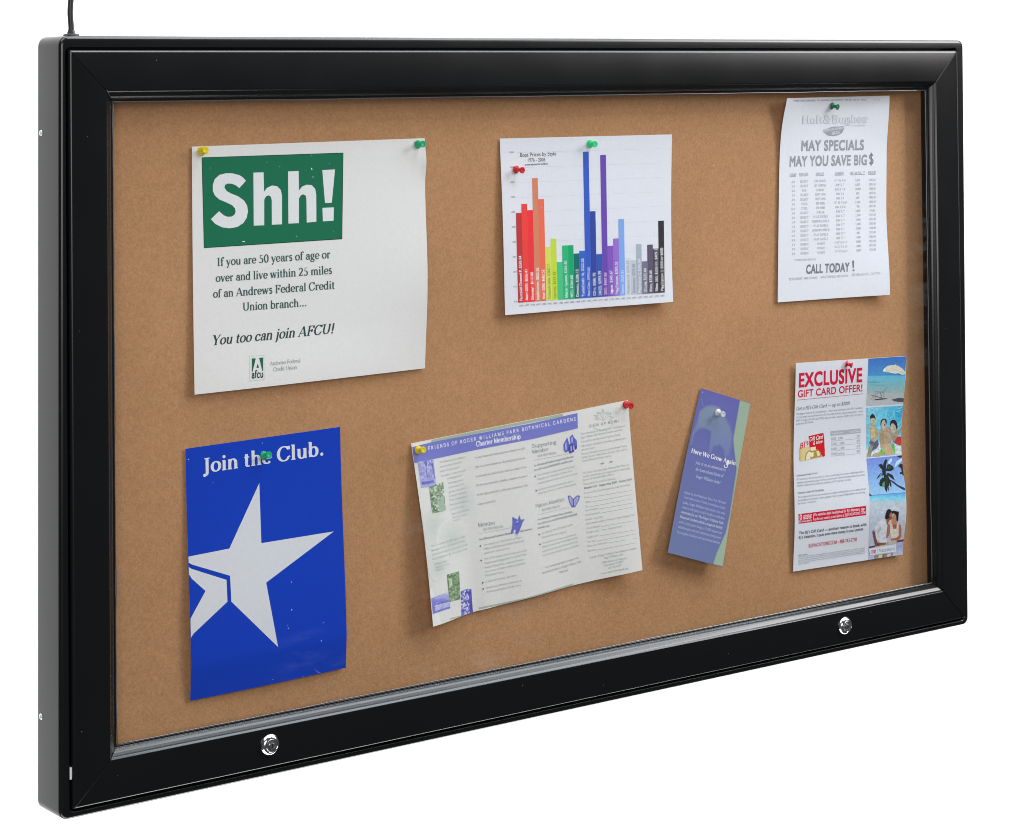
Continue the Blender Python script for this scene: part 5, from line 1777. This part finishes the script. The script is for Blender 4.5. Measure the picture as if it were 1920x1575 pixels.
# woman in a white top
k.poly(B4((600, 580), (640, 545), (660, 640), (660, 830), (610, 930), (560, 940), (580, 800)), (170, 108, 80), 7)
k.poly(B4((640, 500), (680, 470), (700, 520), (660, 560), (610, 580)), (206, 196, 190), 8)
k.poly(B4((720, 420), (760, 340), (830, 330), (850, 430), (820, 520), (850, 560), (740, 600), (700, 530)), (186, 128, 96), 7)
k.poly(B4((690, 260), (760, 235), (850, 260), (890, 260), (880, 400), (870, 520), (830, 500), (820, 360), (760, 300), (720, 330)), (44, 34, 40), 8)
k.poly(B4((660, 590), (720, 600), (740, 700), (820, 700), (840, 590), (900, 580), (890, 700), (880, 900), (830, 960), (700, 960), (660, 800)), (210, 202, 190), 8)
k.poly(B4((720, 600), (840, 580), (825, 700), (740, 705)), (168, 98, 74), 9)
k.poly(B4((880, 600), (925, 580), (960, 720), (950, 900), (900, 980), (700, 1010), (680, 960), (840, 930), (890, 860)), (172, 112, 84), 9)
k.poly(B4((600, 1020), (700, 960), (830, 980), (820, 1080), (600, 1110)), (186, 176, 168), 7)
# sign strip and legs below it
k.poly(B4((260, 1390), (560, 1340), (760, 1330), (700, 1420), (560, 1440), (300, 1475), (262, 1470)), (132, 126, 130), 4)
k.poly(B4((370, 1380), (470, 1365), (460, 1450), (370, 1455)), (204, 190, 142), 5)
k.poly(B4((480, 1365), (520, 1360), (510, 1440), (470, 1445)), (130, 90, 76), 5)
k.poly(B4((590, 1350), (690, 1340), (680, 1410), (590, 1425)), (196, 188, 186), 5)
k.poly(B4((820, 1090), (1010, 1040), (1000, 1240), (830, 1260)), (162, 168, 202), 3)
k.build('couple_photograph')
k = Ink(bj)
k.poly(B4((120, 1225), (825, 1095), (815, 1290), (150, 1385)), (206, 212, 222), 10)
k.poly(B4((165, 1262), (295, 1235), (300, 1330), (170, 1350)), (178, 78, 98), 11)
k.text("BJ's", B4((180, 1340)), B4((292, 1318)), 5.0, (226, 214, 222), 'gothicb', layer=12)
k.line(B4((338, 1220)), B4((345, 1330)), 0.6, (160, 165, 175), 11)
k.text('Vacations', B4((372, 1312)), B4((785, 1252)), 7.0, (118, 122, 132), 'sans', layer=11)
k.build('vacation_badge')

# ------------------------------------------------------------------ push pins
def pin_mat(name, c):
    m, nt, b = new_mat(name)
    b.inputs['Base Color'].default_value = tuple(lin(c)) + (1,)
    b.inputs['Roughness'].default_value = 0.22
    b.inputs['Subsurface Weight'].default_value = 0.15
    b.inputs['Subsurface Radius'].default_value = (0.004, 0.004, 0.004)
    return m


PM = {'yellow': pin_mat('yellow pin plastic', (232, 208, 24)), 'green': pin_mat('green pin plastic', (26, 178, 118)), 'bright': pin_mat('bright green pin plastic', (44, 224, 138)),
      'dark': pin_mat('dark green pin plastic', (14, 122, 82)), 'red': pin_mat('red pin plastic', (214, 28, 40)), 'white': pin_mat('white pin plastic', (222, 222, 230))}
PIN = [(0.0020, -0.0002), (0.0039, 0.0), (0.0043, 0.0007), (0.0041, 0.0016), (0.0032, 0.0024), (0.0024, 0.0034), (0.0020, 0.0052), (0.0019, 0.0068), (0.0021, 0.0084), (0.0027, 0.0098), (0.0033, 0.0106), (0.0034, 0.0118), (0.0031, 0.0124), (0.0016, 0.0126), (0.0012, 0.0123)]
base_mesh = lathe(PIN, 28)
needle = lathe([(0.0004, -0.0001), (0.0004, -0.006), (0.0001, -0.010)], 8)
pins = [
    (sh, (377.3, 284.0), (385.5, 281.2), 'yellow', 'yellow push pin at the left corner of the Shh! notice'),
    (sh, (782.8, 270.8), (793.8, 269.8), 'green', 'green push pin at the right corner of the Shh! notice'),
    (ch, (966.9, 317.8), (980.3, 319.2), 'red', 'red push pin beside the title of the bar chart'),
    (ch, (1105.6, 269.8), (1116.2, 270.2), 'bright', 'bright green push pin above the tallest blue bar of the chart'),
    (ho, (1559.2, 198.6), (1571.6, 200.8), 'dark', 'dark green push pin at the top of the price list'),
    (cl, (494.2, 854.2), (505.0, 852.8), 'green', 'green push pin on the lettering of the blue star poster'),
    (ro, (783.4, 843.6), (794.2, 843.4), 'yellow', 'yellow push pin on the lilac heading of the brochure'),
    (ro, (1172.6, 758.7), (1183.8, 761.2), 'red', 'red push pin at the upper right corner of the brochure'),
    (bk, (1345.2, 773.6), (1356.2, 777.0), 'white', 'white push pin holding the narrow purple leaflet'),
    (bj, (1586.6, 682.0), (1597.6, 685.2), 'red', 'red push pin above the headline of the gift card flyer'),
]
for s, pb, ph, colr, label in pins:
    base = s.at(pb)
    hy = max(base[1] - 0.0125, 0.0138 + 0.0006)
    head = unproj(ph[0], ph[1], hy)
    ax = Vector(head - base)
    scale = 1.0
    qr = Vector((0, -1, 0)).rotation_difference(ax.normalized())
    vs, fs = base_mesh
    hl = ax.length / 0.0125
    vs = [tuple(qr @ Vector((p[0] * 1.18, p[1] * min(1.0, hl), p[2] * 1.18))) for p in vs]
    me_o = mesh_obj('push_pin', vs, fs, PM[colr], None, True, 45)
    me_o.location = Vector(base) + Vector((0, -0.0003, 0))
    tag(me_o, label, 'push pin', 'push pins holding the papers')
    vs, fs = needle
    nd = mesh_obj('needle', [tuple(qr @ Vector(p)) for p in vs], fs, M_STEEL, None, True)
    nd.parent = me_o

S.cycles.max_bounces = 8
S.cycles.transparent_max_bounces = 12
S.cycles.use_denoising = True
S.cycles.filter_width = 1.0
